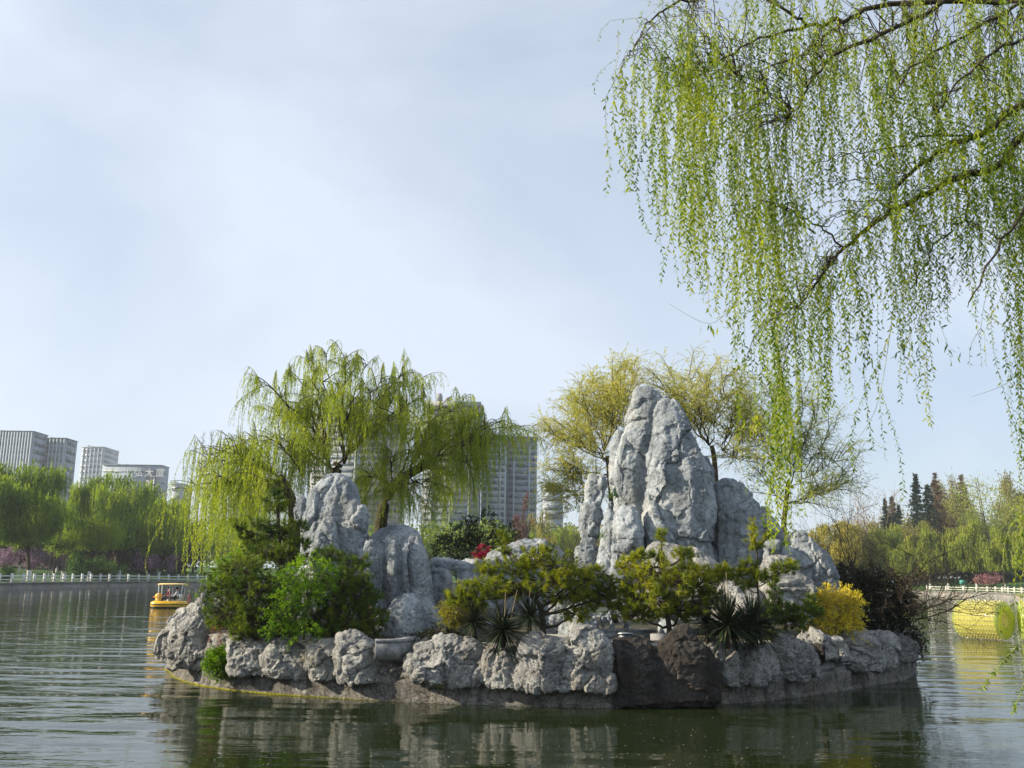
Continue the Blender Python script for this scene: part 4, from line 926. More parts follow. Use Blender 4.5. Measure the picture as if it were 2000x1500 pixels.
clump_plant('dry_creeper', 'dry red brown leaves hanging over the rim below the dark pine', 'creeper',
    [grnd(500, front_d(500) + .7, 1.0), P(505, 1250, front_d(500) + .4), P(510, 1245, front_d(500) + .2)], [(500, 1248, 30, 10), (520, 1260, 16, 14, -.15), (470, 1242, 14, 10), (430, 1235, 20, 10), (485, 1262, 14, 8, -.1)], front_d(500) + .15, 'leaf', M['red_leaf'], .01, 'twig', dens=1.6, leaf=(.05, .022), up=-.4)
clump_plant('dark_bush', 'low dark green groundcover beside the curved bench wall', 'bush',
    [grnd(850, 21.0, 1.0), P(850, 1245, 21.0), P(850, 1240, 21.0)], [(835, 1243, 20, 9), (860, 1236, 22, 10), (885, 1240, 14, 10), (800, 1245, 10, 5, .5)], 21.0, 'leaf', M['dark_shrub'], .01, 'twig', dens=7.0, leaf=(.04, .02), up=.3)
clump_plant('evergreen_bush', 'broad black green evergreen behind the low ledge in the centre', 'bush',
    [grnd(930, 30, 1.0), P(935, 1080, 30), P(935, 1050, 30)], [(900, 1050, 34, 30), (945, 1030, 36, 32), (985, 1050, 32, 28), (930, 1075, 50, 26, .3), (870, 1075, 26, 28), (1010, 1070, 24, 24)], 30, 'leaf', M['far_dark'], .08, 'bark', dens=1.0, leaf=(.09, .035), up=.2)
clump_plant('maple_shrub', 'small crimson maple above the low ledge', 'shrub',
    [grnd(935, 27.5, 1.0), P(937, 1110, 27.5), P(938, 1090, 27.5)], [(943, 1072, 9, 9), (932, 1088, 11, 10), (945, 1092, 10, 10)], 27.5, 'leaf', M['maple'], .02, 'bark', dens=2.2, leaf=(.06, .035), up=.2)
clump_plant('dark_thicket', 'dense black green bush hanging over the water at the right end of the island', 'bush',
    [grnd(1740, 26.6, 1.0), P(1740, 1215, 26.6), P(1740, 1190, 26.6)],
    [(1700, 1190, 34, 40, .4), (1745, 1200, 36, 34), (1775, 1240, 20, 30, .2), (1786, 1262, 12, 26, .1), (1690, 1150, 36, 30, .6), (1730, 1150, 40, 34, .5), (1660, 1130, 36, 26, .8), (1700, 1220, 40, 20, .1), (1620, 1125, 30, 22, 1.0), (1600, 1150, 30, 16, .8), (1760, 1170, 26, 30, .3)],
    26.6, 'leaf', M['dark_shrub'], .06, 'twigdark', dens=2.4, leaf=(.07, .035), up=.1)
# bare branching shrub right end
def bare(name, label, base, n_limb, L0, spreadv, lv=3, r0=.03, mat='twigdark', cat='tree', leafm=None, seed=0, leafn=0, leaf=(.06, .03), droop=0.0, up=.25, kids=(4, 6), parent=None):
    rg = np.random.RandomState(seed); br = MB(); tips = []
    def grow(p0, dr, ln, r_, l_):
        n = 5; pts = [p0]; d_ = dr
        for s_ in range(n):
            d_ = unit(d_ + rg.normal(size=3) * .16 + np.array([0, 0, -droop if l_ < lv else 0])); pts.append(pts[-1] + d_ * ln / n)
        pts = np.array(pts); br.tube(pts, np.linspace(r_, r_ * .45, n + 1), 5 if r_ > .02 else 3, cap=False)
        if l_ == 0: tips.append(pts[-1]); tips.append(pts[3]); return
        for q in range(rg.randint(*kids)):
            u = rg.uniform(.3, 1) * n; i_ = min(int(u), n - 1); pp = pts[i_] + (pts[i_ + 1] - pts[i_]) * (u - i_)
            grow(pp, unit(d_ + rg.normal(size=3) * .75 + np.array([0, 0, up])), ln * rg.uniform(.45, .75), r_ * .5, l_ - 1)
    for q in range(n_limb):
        a_ = q / n_limb * 6.283 + rg.rand(); grow(np.zeros(3), unit(np.array([math.cos(a_) * spreadv, math.sin(a_) * spreadv, 1])), L0 * rg.uniform(.75, 1.1), r0, lv)
    root = empty(name, base); tag(root, label, cat)
    br.build('branches', M[mat], root)
    if leafm is not None and leafn:
        tips = np.array(tips); lf_ = MB(); k_ = np.repeat(np.arange(len(tips)), leafn); n = len(k_)
        add_leaves(lf_, tips[k_] + rg.normal(size=(n, 3)) * .12 * L0 / 2, rg.normal(size=(n, 3)) + np.array([0, 0, .2]), leaf[0] * rg.uniform(.6, 1.3, n), leaf[1] * rg.uniform(.7, 1.2, n)); lf_.build('foliage', leafm, root)
    return root
bare('bare_thicket', 'tangled leafless brown thicket on the right shoulder of the island', grnd(1715, 27.2, 1.0), 14, 2.5, .9, 3, .028, seed=5, leafm=M['far_olive'], leafn=2, leaf=(.04, .02))
bare('bare_thicket', 'leafless shrub with low branches reaching over the water at the right tip', P(1752, 1200, 26.2), 7, 1.3, 2.3, 3, .02, seed=9, up=.0, droop=.02)
bare('bare_shrub', 'pale dry leafless twigs at the left tip in front of the duck boat', grnd(418, 25.5, 1.0), 7, 1.0, 1.3, 2, .012, mat='twig', seed=3, cat='shrub', leafm=M['willow'], leafn=1, leaf=(.04, .02))
bare('bare_shrub', 'bare thin shoots with a few buds beside the grey hump', grnd(1010, 25.0, 1.9), 4, .7, .7, 1, .008, mat='twig', seed=4, cat='shrub')

# ---- yuccas
def yucca(px, py, d, R_, n, label, stalks=0, seed=0):
    rg = np.random.RandomState(seed); c = P(px, py, d); base = c.copy(); base[2] = min(c[2] - .15, 1.15)
    root = empty('yucca', base); tag(root, label, 'yucca', 'yuccas on the island')
    st = MB(); st.tube([base, (base + c) / 2, c], [.05, .045, .03], 7); st.build('stem', M['bark'], root, origin=base)
    mbk = MB()
    for q in range(n):
        v = unit(rg.normal(size=3)); v[2] = v[2] * .8 + .12; v = unit(v); ln = R_ * rg.uniform(.75, 1.1); w = .024 * R_ / .5
        t_ = np.linspace(0, 1, 6)[:, None]; pts = c + v * ln * t_ + np.array([0, 0, -1]) * ln * .12 * t_ ** 2.2 * (1 - max(v[2], 0) * .6)
        sd = unit(np.cross(v, [0, 0, 1.])) if abs(v[2]) < .97 else np.array([1., 0, 0])
        ww = np.array([.7, 1, .95, .75, .42, .03])[:, None] * w / 2; nm = np.cross(sd, v) * ww * .5
        vv = np.concatenate([pts - sd * ww + nm, pts, pts + sd * ww + nm]); i_ = np.arange(5)
        f = np.concatenate([np.stack([i_, i_ + 1, i_ + 7, i_ + 6], -1), np.stack([i_ + 6, i_ + 7, i_ + 13, i_ + 12], -1)])
        mbk.add(vv, f, rg.rand() ** 2)
    mbk.build('leaves', M['yucca'], root, origin=base)
    for s_ in range(stalks):
        a_ = c + np.array([rg.normal() * .08, 0, 0]); b_ = a_ + np.array([rg.normal() * .10, 0, R_ * rg.uniform(.95, 1.25)])
        sm = MB(); sm.tube(arc(a_, b_, 0, 5, .01), np.linspace(.012, .006, 5), 5); sm.build('flower_stalk', M['twig'], root, origin=base)
yucca(982, 1232, 19.9, .74, 190, 'spiky yucca drooping over the rim below the spreading pine', 2, 1)
yucca(1035, 1203, 20.6, .68, 150, 'upright spiky yucca beside the bent pine trunk', 1, 2)
yucca(925, 1215, 20.8, .62, 150, 'shaded yucca under the round yellow green shrub', 0, 3)
yucca(1420, 1222, 20.7, .92, 280, 'large yucca with dry flower stalks, left half of the dark clump', 2, 4)
yucca(1468, 1222, 21.2, .88, 240, 'large yucca touching the slender young pine, right half of the dark clump', 1, 5)
yucca(1380, 1212, 20.8, .55, 110, 'small yucca tucked against the brown wet rock', 0, 6)
# grass tufts
def tuft(px, py, d, R_, n, label, mat, seed):
    rg = np.random.RandomState(seed); c = P(px, py, d); mbk = MB()
    dr = rg.normal(size=(n, 3)) * .5 + np.array([0, -.2, 1]); global RNG
    add_leaves(mbk, c + rg.normal(size=(n, 3)) * R_ * .3, dr, R_ * rg.uniform(.5, 1.2, n), .012, tri=True)
    o_ = mbk.build('grass_tuft', mat, origin=c); tag(o_, label, 'grass')
tuft(612, 1290, front_d(612) - .15, .28, 160, 'pale green grass tuft sprouting from the wall below the bright shrub', M['tuft'], 1)
tuft(748, 1286, front_d(748) + .1, .10, 60, 'little green grass tuft on the stone step', M['grass'], 2)
tuft(862, 1338, front_d(862) - .25, .12, 60, 'small straw coloured tuft low on the broad overhanging boulder', M['tuft'], 3)
for q, (px, py, dd_, r_, lab) in enumerate([(1196, 968, 25.4, .20, 'small weeds rooted in the crack left of the tallest peak'), (1176, 1048, 25.6, .16, 'mossy weeds between the leaning slab and the tallest peak'), (1660, 1235, front_d(1660) + .5, .14, 'dry straw under the yellow flowering shrub'), (700, 1372, front_d(700) + .02, .07, 'thin weed at the waterline below the tall round headed boulder')]):
    tuft(px, py, dd_, r_, 70, lab, M['grass'] if q < 2 else M['tuft'], 20 + q)
tuft(1050, 1275, front_d(1010) - .1, .12, 50, 'mossy green tuft between the boulders below the yuccas', M['grass'], 4)

# ---- paving, benches, step, floodlight
z_plaza = 1.27
def slab_poly(name, pts, z0, z1, mat, label, cat=None, kind=None):
    pts = np.array(pts); n = len(pts); mbk = MB()
    mbk.add(np.concatenate([np.c_[pts, np.full(n, z0)], np.c_[pts, np.full(n, z1)]]), np.stack([np.arange(n), (np.arange(n) + 1) % n, (np.arange(n) + 1) % n + n, np.arange(n) + n], -1))
    mbk.f.append(np.array([np.arange(n) + n])); mbk.r.append(np.array([.5])); mbk.m.append(np.array([0]))
    o_ = mbk.build(name, mat); tag(o_, label, cat, kind=kind); return o_
def XY(px, d): return tuple(P(px, 1250, d)[:2])
slab_poly('path', [XY(1165, 20.1), XY(1300, 20.1), XY(1330, 22.8), XY(1060, 22.8), XY(1080, 21.4), XY(1160, 21.2)], 1.0, z_plaza, M['paving'], 'pale paved terrace on the island behind the brown rock', kind='structure')
slab_poly('path', [XY(735, front_d(735) + .02), XY(812, front_d(812) + .02), XY(812, 22.0), XY(735, 22.0)], 0.81, 0.87, M['paving'], 'lower paved landing by the curved bench', kind='structure')
slab_poly('stone_step', [XY(775, 21.1), XY(835, 21.1), XY(850, 23.0), XY(770, 23.0)], 0.86, 1.18, M['paving'], 'pale stone step up from the landing beside the curved bench', 'step')
slab_poly('stone_ledge', [XY(1590, front_d(1590) + .1), XY(1668, front_d(1668) + .1), XY(1672, 24.0), XY(1600, 23.2)], 0.6, 1.0, M['paving'], 'flat stone ledge in the rim left of the steep pale boulder', 'ledge')
def curved_bench(name, label, pts, z0, z1, w):
    c = catmull(pts, 6, False); tdir = np.gradient(c, axis=0); nn = unit(np.c_[-tdir[:, 1], tdir[:, 0]]) * w / 2
    root = empty(name, (c[0][0], c[0][1], z0)); tag(root, label, 'bench'); org = np.array([c[0][0], c[0][1], z0])
    for nm, a0, a1, ww in (('base', z0, z1 - .06, .88), ('seat', z1 - .057, z1, 1.0)):
        mbk = MB(); n = len(c); L_, R2 = c - nn * ww, c + nn * ww
        v = np.concatenate([np.c_[L_, np.full(n, a0)], np.c_[R2, np.full(n, a0)], np.c_[R2, np.full(n, a1)], np.c_[L_, np.full(n, a1)]])
        i_ = np.arange(n - 1); f = [np.stack([i_ + a * n, i_ + 1 + a * n, i_ + 1 + b_ * n, i_ + b_ * n], -1) for a, b_ in ((0, 1), (1, 2), (2, 3), (3, 0))]
        mbk.add(v, np.concatenate(f)); mbk.f.append(np.array([[0, n, 2 * n, 3 * n], [n - 1, 4 * n - 1, 3 * n - 1, 2 * n - 1]])); mbk.r.append(np.full(2, .5)); mbk.m.append(np.zeros(2))
        mbk.build(nm, M['concrete'], root, origin=org)
curved_bench('stone_bench', 'curved grey concrete bench wall beside the tall round headed boulder', [XY(733, 20.25), XY(760, 20.3), XY(785, 20.5), XY(798, 20.9), XY(800, 21.4)], .86, 1.26, .26)
curved_bench('stone_bench', 'long low grey bench wall on the terrace in front of the dark hollow', [XY(1172, 21.6), XY(1200, 21.55), XY(1240, 21.65), XY(1272, 21.9)], z_plaza, z_plaza + .20, .3)
slab_poly('stone_block', [XY(1270, 20.4), XY(1302, 20.4), XY(1306, 21.0), XY(1275, 21.0)], z_plaza, z_plaza + .17, M['paving'], 'pale square stone block beside the humps of the brown rock', 'block')
# floodlight
c = P(1222, 1249, 20.2); root = empty('floodlight', (c[0], c[1], z_plaza)); tag(root, 'small grey floodlight with a hood standing on the paved terrace', 'floodlight')
mbk = MB(); mbk.box((-.13, -.06, .05), (.13, .06, .17)); mbk.build('housing', M['darkmetal'], root)
mbk = MB(); mbk.add([[-.17, -.12, .185], [.15, -.12, .185], [.15, .08, .20], [-.12, .08, .20], [-.17, -.12, .197], [.15, -.12, .197], [.15, .08, .212], [-.12, .08, .212]], [[0, 3, 2, 1], [4, 5, 6, 7], [0, 1, 5, 4], [1, 2, 6, 5], [2, 3, 7, 6], [3, 0, 4, 7]]); mbk.build('hood', M['metal'], root)
mbk = MB(); mbk.box((-.11, -.067, .065), (.11, -.062, .155)); mbk.build('lens', M['b_glass'], root)
for sx in (-.145, .135):
    mbk = MB(); mbk.box((sx, -.02, 0), (sx + .012, .03, .13)); mbk.build('bracket', M['metal'], root)

# ------------------------------------------------------------------ duck boat with two people
dBt = 67.7
bx = G(331, 1187)
boat = empty('duck_boat', (bx[0], bx[1], 0.0), R(8)); tag(boat, 'yellow duck headed pedal boat with a pale canopy on the lake at the left', 'boat')
S = 1.32
def hull(prof, mat, name, parent, zc=(0, 1)):
    xs = np.linspace(-1, 1, 17); mbk = MB(); V_ = []
    secs = [(-.12, .82), (.02, .95), (.16, 1.0), (.30, .97), (.36, .86)]
    for z_, s_ in secs:
        row = []
        for a_ in np.linspace(0, 2 * np.pi, 32, endpoint=False):
            ca, sa = math.cos(a_), math.sin(a_)
            row.append([1.0 * S * s_ * np.sign(ca) * abs(ca) ** .7, .62 * S * s_ * np.sign(sa) * abs(sa) ** .6, z_ * S])
        V_ += row
    V_ = np.array(V_); n = 32; i_ = np.arange(len(secs) - 1)[:, None] * n; j_ = np.arange(n)[None]; k_ = (j_ + 1) % n
    mbk.add(V_, np.stack([i_ + j_, i_ + k_, i_ + n + k_, i_ + n + j_], -1).reshape(-1, 4))
    mbk.f.append(np.array([np.arange(n) + (len(secs) - 1) * n])); mbk.r.append(np.array([.5])); mbk.m.append(np.array([0]))
    return mbk.build(name, mat, parent, smooth=False)
hull(None, M['boat'], 'hull', boat)
mbk = MB(); an = np.linspace(0, 2 * np.pi, 33)
mbk.tube(np.stack([.955 * S * np.sign(np.cos(an)) * np.abs(np.cos(an)) ** .7, .60 * S * np.sign(np.sin(an)) * np.abs(np.sin(an)) ** .6, np.full(33, .035 * S)], -1), .045 * S, 6, cap=False); mbk.build('waterline_band', M['black'], boat)
mbk = MB()
mbk.tube(np.stack([1.012 * S * np.sign(np.cos(an)) * np.abs(np.cos(an)) ** .7, .63 * S * np.sign(np.sin(an)) * np.abs(np.sin(an)) ** .6, np.full(33, .20 * S)], -1), .022 * S, 6, cap=False); mbk.build('trim', M['black'], boat)
def ball(mbk, c, r_, seg=18, rings=10):
    th = np.linspace(0, np.pi, rings); mbk.lathe([(max(math.sin(a_), .001), -math.cos(a_)) for a_ in th], (0, 0, 0), seg); v = mbk.v[-1]; mbk.v[-1] = v * np.array(r_) + np.array(c)
mbk = MB(); ball(mbk, (-.62 * S, 0, .60 * S), (.20 * S, .20 * S, .19 * S)); ball(mbk, (-.62 * S, 0, .40 * S), (.16 * S, .17 * S, .18 * S)); head = mbk.build('duck_head', M['boat'], boat, smooth=True)
mbk = MB(); ball(mbk, (-.80 * S, 0, .565 * S), (.12 * S, .11 * S, .035 * S)); mbk.build('beak', M['orange'], head, smooth=True)
for sy in (-1, 1):
    mbk = MB(); ball(mbk, (-.70 * S, sy * .155 * S, .66 * S), (.022 * S, .022 * S, .03 * S), 8, 6); mbk.build('eye', M['black'], head, smooth=True)
mbk = MB(); mbk.lathe([(0.01, .0), (.86, .0), (1.0, .03), (1.0, .06), (.8, .10), (.01, .12)], (.08 * S, 0, 1.22 * S), 28, sc=(.80 * S, .60 * S, S * .8)); mbk.build('canopy', M['canopy'], boat, smooth=False)
for sx in (-.62, -.05, .62):
    for sy in (-.48, .48):
        mbk = MB(); mbk.tube([(sx * S + (.08 * S if sx < 0 else -.02), sy * S * .9, .32 * S), (sx * S + .06 * S, sy * S * .9, 1.24 * S)], .018 * S, 6); mbk.build('canopy_post', M['white'], boat)
for sx in (.0, .45):
    mbk = MB(); mbk.box((sx * S - .14, -.5, .36 * S), (sx * S + .14, .5, .46 * S)); mbk.box((sx * S + .11, -.5, .46 * S + .003), (sx * S + .17, .5, .72 * S)); mbk.build('seat', M['white'], boat)
mbk = MB(); an = np.linspace(0, 2 * np.pi, 25); mbk.tube(np.stack([.98 * S + .03 * np.cos(an), .2 * np.cos(an), .50 * S + .24 * np.sin(an)], -1), .06, 8, cap=False)
lb = mbk.build('life_ring', M['pinkrubber'], smooth=True); lb.location = boat.location; lb.rotation_euler = boat.rotation_euler; tag(lb, 'pink life ring hung on the stern of the duck boat', 'life ring')
def person(loc, rz, shirt, label, pants='darkcloth'):
    root = empty('person', loc, rz); tag(root, label, 'person')
    def skin(name, vs_, ed, mat, lv=1, par=root):
        me = bpy.data.meshes.new(name); me.from_pydata([v[:3] for v in vs_], ed, []); o_ = bpy.data.objects.new(name, me); COL.objects.link(o_)
        md = o_.modifiers.new('k', 'SKIN'); md.use_smooth_shade = True
        for q, v in enumerate(vs_): me.skin_vertices[0].data[q].radius = (v[3], v[3] if len(v) < 5 else v[4])
        me.skin_vertices[0].data[0].use_root = True
        ss = o_.modifiers.new('u', 'SUBSURF'); ss.levels = ss.render_levels = lv
        dg = bpy.context.evaluated_depsgraph_get(); m2 = bpy.data.meshes.new_from_object(o_.evaluated_get(dg)); bpy.data.objects.remove(o_)
        m2.name = name; m2.materials.clear(); m2.materials.append(mat); o2 = bpy.data.objects.new(name, m2); COL.objects.link(o2); o2.parent = par; return o2
    # seated: pelvis at origin, facing -x
    vs_ = [(0, 0, .09, .13, .12), (.0, 0, .25, .12, .11), (-.01, 0, .42, .135, .11), (-.02, 0, .53, .07), (-.03, 0, .60, .045), (-.05, 0, .70, .082, .095), (-.05, 0, .79, .07),
           (-.02, .17, .50, .05), (-.08, .22, .30, .04), (-.26, .17, .24, .032), (-.34, .15, .24, .028), (-.02, -.17, .50, .05), (-.08, -.22, .30, .04), (-.26, -.17, .24, .032), (-.34, -.15, .24, .028),
           (-.06, .09, .07, .085), (-.44, .10, .10, .062), (-.50, .10, -.30, .042), (-.60, .10, -.34, .035), (-.06, -.09, .07, .085), (-.44, -.10, .10, .062), (-.50, -.10, -.30, .042), (-.60, -.10, -.34, .035)]
    ed = [(0, 1), (1, 2), (2, 3), (3, 4), (4, 5), (5, 6), (3, 7), (7, 8), (8, 9), (9, 10), (3, 11), (11, 12), (12, 13), (13, 14), (0, 15), (15, 16), (16, 17), (17, 18), (0, 19), (19, 20), (20, 21), (21, 22)]
    skin('body', vs_, ed, M['skin'])
    cv = [(0, 0, .10, .145, .135), (0, 0, .26, .135, .125), (-.01, 0, .43, .15, .125), (-.02, 0, .54, .085), (-.02, .18, .505, .064), (-.08, .225, .31, .054), (-.22, .18, .25, .046), (-.02, -.18, .505, .064), (-.08, -.225, .31, .054), (-.22, -.18, .25, .046)]
    skin('jacket', cv, [(0, 1), (1, 2), (2, 3), (3, 4), (4, 5), (5, 6), (3, 7), (7, 8), (8, 9)], M[shirt])
    pv = [(0, 0, .08, .15, .14), (-.08, .09, .075, .10), (-.44, .10, .105, .075), (-.50, .10, -.28, .055), (-.08, -.09, .075, .10), (-.44, -.10, .105, .075), (-.50, -.10, -.28, .055)]
    skin('trousers', pv, [(0, 1), (1, 2), (2, 3), (0, 4), (4, 5), (5, 6)], M[pants])
    hb = MB(); ball(hb, (-.035, 0, .775), (.105, .098, .10), 14, 8); hb.build('hair', M['hair'], root, smooth=True)
    return root
bl = boat.location
person((bl[0] + .02, bl[1] - .35, .62), R(8), 'red', 'seated person in a red top under the canopy of the duck boat')
person((bl[0] + .58, bl[1] - .30, .62), R(8), 'whitecloth', 'seated person in white on the rear seat of the duck boat')

# ------------------------------------------------------------------ inflatable water rollers
def film(name, col, alpha, rough=.12, knobs=False):
    m_, t_, b_, o_ = new_mat(name); b_.inputs['Base Color'].default_value = (*col, 1); b_.inputs['Roughness'].default_value = rough; b_.inputs['Specular IOR Level'].default_value = .6
    tl = t_.nodes.new('ShaderNodeBsdfTranslucent'); tl.inputs['Color'].default_value = (*col, 1); tp_ = t_.nodes.new('ShaderNodeBsdfTransparent')
    a1 = t_.nodes.new('ShaderNodeMixShader'); a1.inputs[0].default_value = .5; t_.links.new(b_.outputs[0], a1.inputs[1]); t_.links.new(tl.outputs[0], a1.inputs[2])
    a2 = t_.nodes.new('ShaderNodeMixShader'); a2.inputs[0].default_value = 1 - alpha; t_.links.new(a1.outputs[0], a2.inputs[1]); t_.links.new(tp_.outputs[0], a2.inputs[2]); t_.links.new(a2.outputs[0], o_.inputs['Surface'])
    return m_
M['film_clear'] = film('clear_film', (.80, .84, .70), .16)
M['film_yellow'] = film('yellow_film', (.66, .60, .06), .85)
M['film_green'] = film('lime_film', (.52, .66, .08), .85)
M['film_knob'] = film('pale_knob', (.90, .84, .40), .95)
def roller(loc, rz, Rr, Ln, label):
    root = empty('water_roller', loc, rz); tag(root, label, 'water roller', 'inflatable rollers on the lake')
    zc = Rr * .97
    mbk = MB(); mbk.lathe([(Rr * .80, -Ln / 2 + .02), (Rr * .93, -Ln / 2), (Rr, -Ln / 2 + .18), (Rr * 1.01, -Ln / 4), (Rr * 1.01, 0), (Rr * 1.01, Ln / 4), (Rr, Ln / 2 - .18), (Rr * .93, Ln / 2), (Rr * .80, Ln / 2 - .02)], (0, 0, zc), 48, axis='x'); mbk.build('outer_film', M['film_clear'], root, smooth=True)
    mbk = MB(); mbk.lathe([(Rr * .84, -Ln * .44), (Rr * .86, -Ln * .2), (Rr * .86, Ln * .2), (Rr * .84, Ln * .44)], (0, 0, zc), 48, axis='x'); mbk.build('inner_tube', M['film_yellow'], root, smooth=True)
    for sx in (-1, 1):
        mbk = MB(); mbk.lathe([(Rr * .88, sx * Ln * .44), (Rr * .82, sx * Ln * .475), (Rr * .60, sx * Ln * .485), (Rr * .42, sx * Ln * .475), (Rr * .36, sx * Ln * .44)], (0, 0, zc), 40, axis='x'); mbk.build('end_ring', M['film_green'], root, smooth=True)
        mbk = MB(); mbk.lathe([(Rr * .35, sx * Ln * .44), (Rr * .33, sx * Ln * .30), (.01, sx * Ln * .29)], (0, 0, zc), 30, axis='x'); mbk.build('hatch', M['film_knob'], root, smooth=True)
        for a_ in (2.6, 3.9):
            mbk = MB(); ball(mbk, (sx * Ln * .478, math.cos(a_) * Rr * .72, zc + math.sin(a_) * Rr * .72), (.03, .05, .05), 8, 6); mbk.build('valve', M['black'], root, smooth=True)
    # knob columns tie inner and outer skins: one patterned sheet of little tufts
    mbk = MB(); na = 26; nx = 14
    for q in range(nx):
        for a_ in range(na):
            an_ = a_ / na * 2 * np.pi; x_ = (-.41 + .82 * q / (nx - 1)) * Ln; r_ = Rr * .90
            c_ = np.array([x_, math.cos(an_) * r_, zc + math.sin(an_) * r_]); e1 = np.array([0, math.cos(an_), math.sin(an_)]); e2 = np.array([0, -math.sin(an_), math.cos(an_)]); e3 = np.array([1., 0, 0]); s_ = .042
            v = [c_ + e1 * Rr * .05, c_ + e2 * s_, c_ + e3 * s_, c_ - e2 * s_, c_ - e3 * s_, c_ - e1 * Rr * .05]
            mbk.add(v, [[0, 1, 2], [0, 2, 3], [0, 3, 4], [0, 4, 1], [5, 2, 1], [5, 3, 2], [5, 4, 3], [5, 1, 4]])
    mbk.build('knobs', M['film_knob'], root, smooth=True)
    return root
rc = G(1938, 1251)
roller((rc[0], rc[1] + .7, -.04), R(-56), .98, 2.3, 'large clear and yellow inflatable water roller floating at the right')
rc2 = G(2046, 1256)
roller((rc2[0] + .35, rc2[1] + .6, -.04), R(-20), .98, 2.3, 'second inflatable roller cut off by the right edge of the photo')

# ------------------------------------------------------------------ foreground weeping willow
dW = 7.5
def W3(px, py, d=dW): return P(px, py, d)
wbase = np.array([6.3, 8.2 - 5.0, 0.9])
root = empty('weeping_willow', wbase); tag(root, 'large weeping willow overhead whose leafy strands hang down at the upper right', 'tree')
tb = MB(); br = MB(); st = MB(); lf = MB(); big = MB()
top = W3(2320, 120, 6.6)
tp = catmull([wbase, wbase + [0.05, .5, 1.8], (wbase + top) / 2 + [.25, 0, .8], top], 5, False)
tb.tube(tp, np.linspace(.26, .17, len(tp)), 12)
BR = [([(2320, 120, 6.6), (2120, 170, 7.0), (2000, 205), (1908, 266), (1857, 282), (1790, 330), (1745, 372)], .055, .012),
      ([(2300, 150, 6.6), (2100, 225, 7.2), (2000, 265, 7.5), (1950, 322), (1880, 344), (1796, 384), (1730, 420), (1651, 485), (1600, 541), (1560, 600)], .06, .006),
      ([(2320, 100, 6.6), (2150, 0, 7.2), (2000, 0, 7.8), (1740, 9, 7.9), (1647, 40, 7.9), (1581, 51, 7.9), (1507, 70, 7.9), (1413, 112, 7.9), (1330, 170, 7.8)], .045, .005),
      ([(1900, -30, 7.4), (1824, 19, 7.3), (1721, 70, 7.2), (1642, 100, 7.2), (1600, 140, 7.2), (1567, 187, 7.2), (1544, 233, 7.2)], .03, .006),
      ([(1700, -90, 8.2), (1520, -60, 8.2), (1420, -20, 8.2), (1357, -2, 8.1), (1301, 14, 8.1), (1264, 47, 8.1), (1236, 100, 8.0)], .03, .004),
      ([(1880, 344), (1888, 380), (1885, 420), (1860, 450), (1833, 471), (1805, 509), (1790, 560)], .018, .004),
      ([(1581, 51, 7.9), (1550, 30, 7.8), (1500, 0, 7.8), (1460, -40, 7.8)], .02, .01),
      ([(1651, 485, 7.5), (1600, 440, 7.4), (1540, 410, 7.3), (1500, 395, 7.3)], .012, .004),
      ([(1647, 40, 7.9), (1600, 80, 7.8), (1560, 110, 7.8), (1500, 130, 7.7), (1440, 150, 7.6)], .016, .004),
      ([(2100, 160, 7.0), (2060, 60, 7.0), (2000, -40, 7.0)], .04, .02),
      ([(2100, 225, 7.0), (1990, 420, 6.8), (1930, 520, 6.7), (1890, 600, 6.6)], .02, .004),
      ([(1908, 266, 7.5), (1820, 262, 7.3), (1740, 290, 7.2), (1660, 300, 7.1)], .014, .004),
      ([(2000, 0, 7.8), (1900, 60, 7.4), (1800, 120, 7.2), (1740, 190, 7.0)], .022, .005),
      ([(2060, 60, 7.0), (1960, 90, 6.8), (1880, 150, 6.8), (1830, 220, 6.8)], .02, .005)]
nodes = []
for pts_, r0_, r1_ in BR:
    r0_ *= .8; pp = catmull([W3(*q) for q in pts_], 5, False); pp[1:-1] += RNG.normal(size=(len(pp) - 2, 3)) * .012
    br.tube(pp, np.linspace(r0_, r1_, len(pp)), 7)
    nodes.append(pp)
allnodes = np.concatenate(nodes)
# curtains of strands: (x0,x1, top0,top1, bottom0,bottom1, how many)
CUR = [(1450, 1500, 560, 700, 800, 980, 7), (1485, 1545, 640, 800, 900, 1085, 9), (1500, 1530, 820, 940, 1040, 1100, 5), (1860, 2005, 100, 300, 400, 600, 26), (1200, 1232, 110, 180, 320, 385, 9), (1236, 1262, 60, 130, 250, 340, 9), (1265, 1310, 40, 140, 380, 480, 16), (1300, 1350, 60, 180, 430, 560, 26),
       (1345, 1400, 60, 200, 450, 590, 34), (1290, 1420, 10, 90, 180, 330, 36), (1400, 1440, 100, 250, 500, 640, 22), (1440, 1500, 120, 300, 560, 900, 26), (1480, 1530, 250, 420, 820, 1010, 16),
       (1490, 1520, 500, 640, 1010, 1090, 8), (1445, 1570, 60, 200, 380, 660, 36), (1520, 1570, 250, 420, 640, 860, 18), (1560, 1620, 480, 560, 680, 840, 14), (1600, 1640, 480, 540, 700, 800, 9),
       (1560, 1660, 40, 160, 260, 430, 40), (1640, 1660, 480, 520, 640, 700, 6), (1672, 1690, 400, 460, 860, 985, 4), (1660, 1710, 380, 440, 560, 720, 10), (1660, 1740, 60, 200, 330, 480, 34), (1715, 1790, 360, 420, 560, 760, 20), (1745, 1795, 420, 520, 760, 840, 5),
       (1740, 1830, 40, 240, 330, 560, 40), (1800, 1850, 380, 500, 560, 670, 8), (1830, 1910, 20, 260, 340, 520, 30), (1885, 1900, 420, 440, 600, 660, 3), (1910, 2010, 10, 260, 380, 560, 36), (1945, 2010, 250, 420, 640, 900, 16),
       (1970, 2010, 400, 600, 900, 1180, 7), (1985, 2012, 300, 600, 1150, 1260, 5), (1680, 2010, -60, 40, 120, 260, 60), (1400, 1700, -60, 30, 90, 200, 50)]
stx = []; lnx = []; outx = []
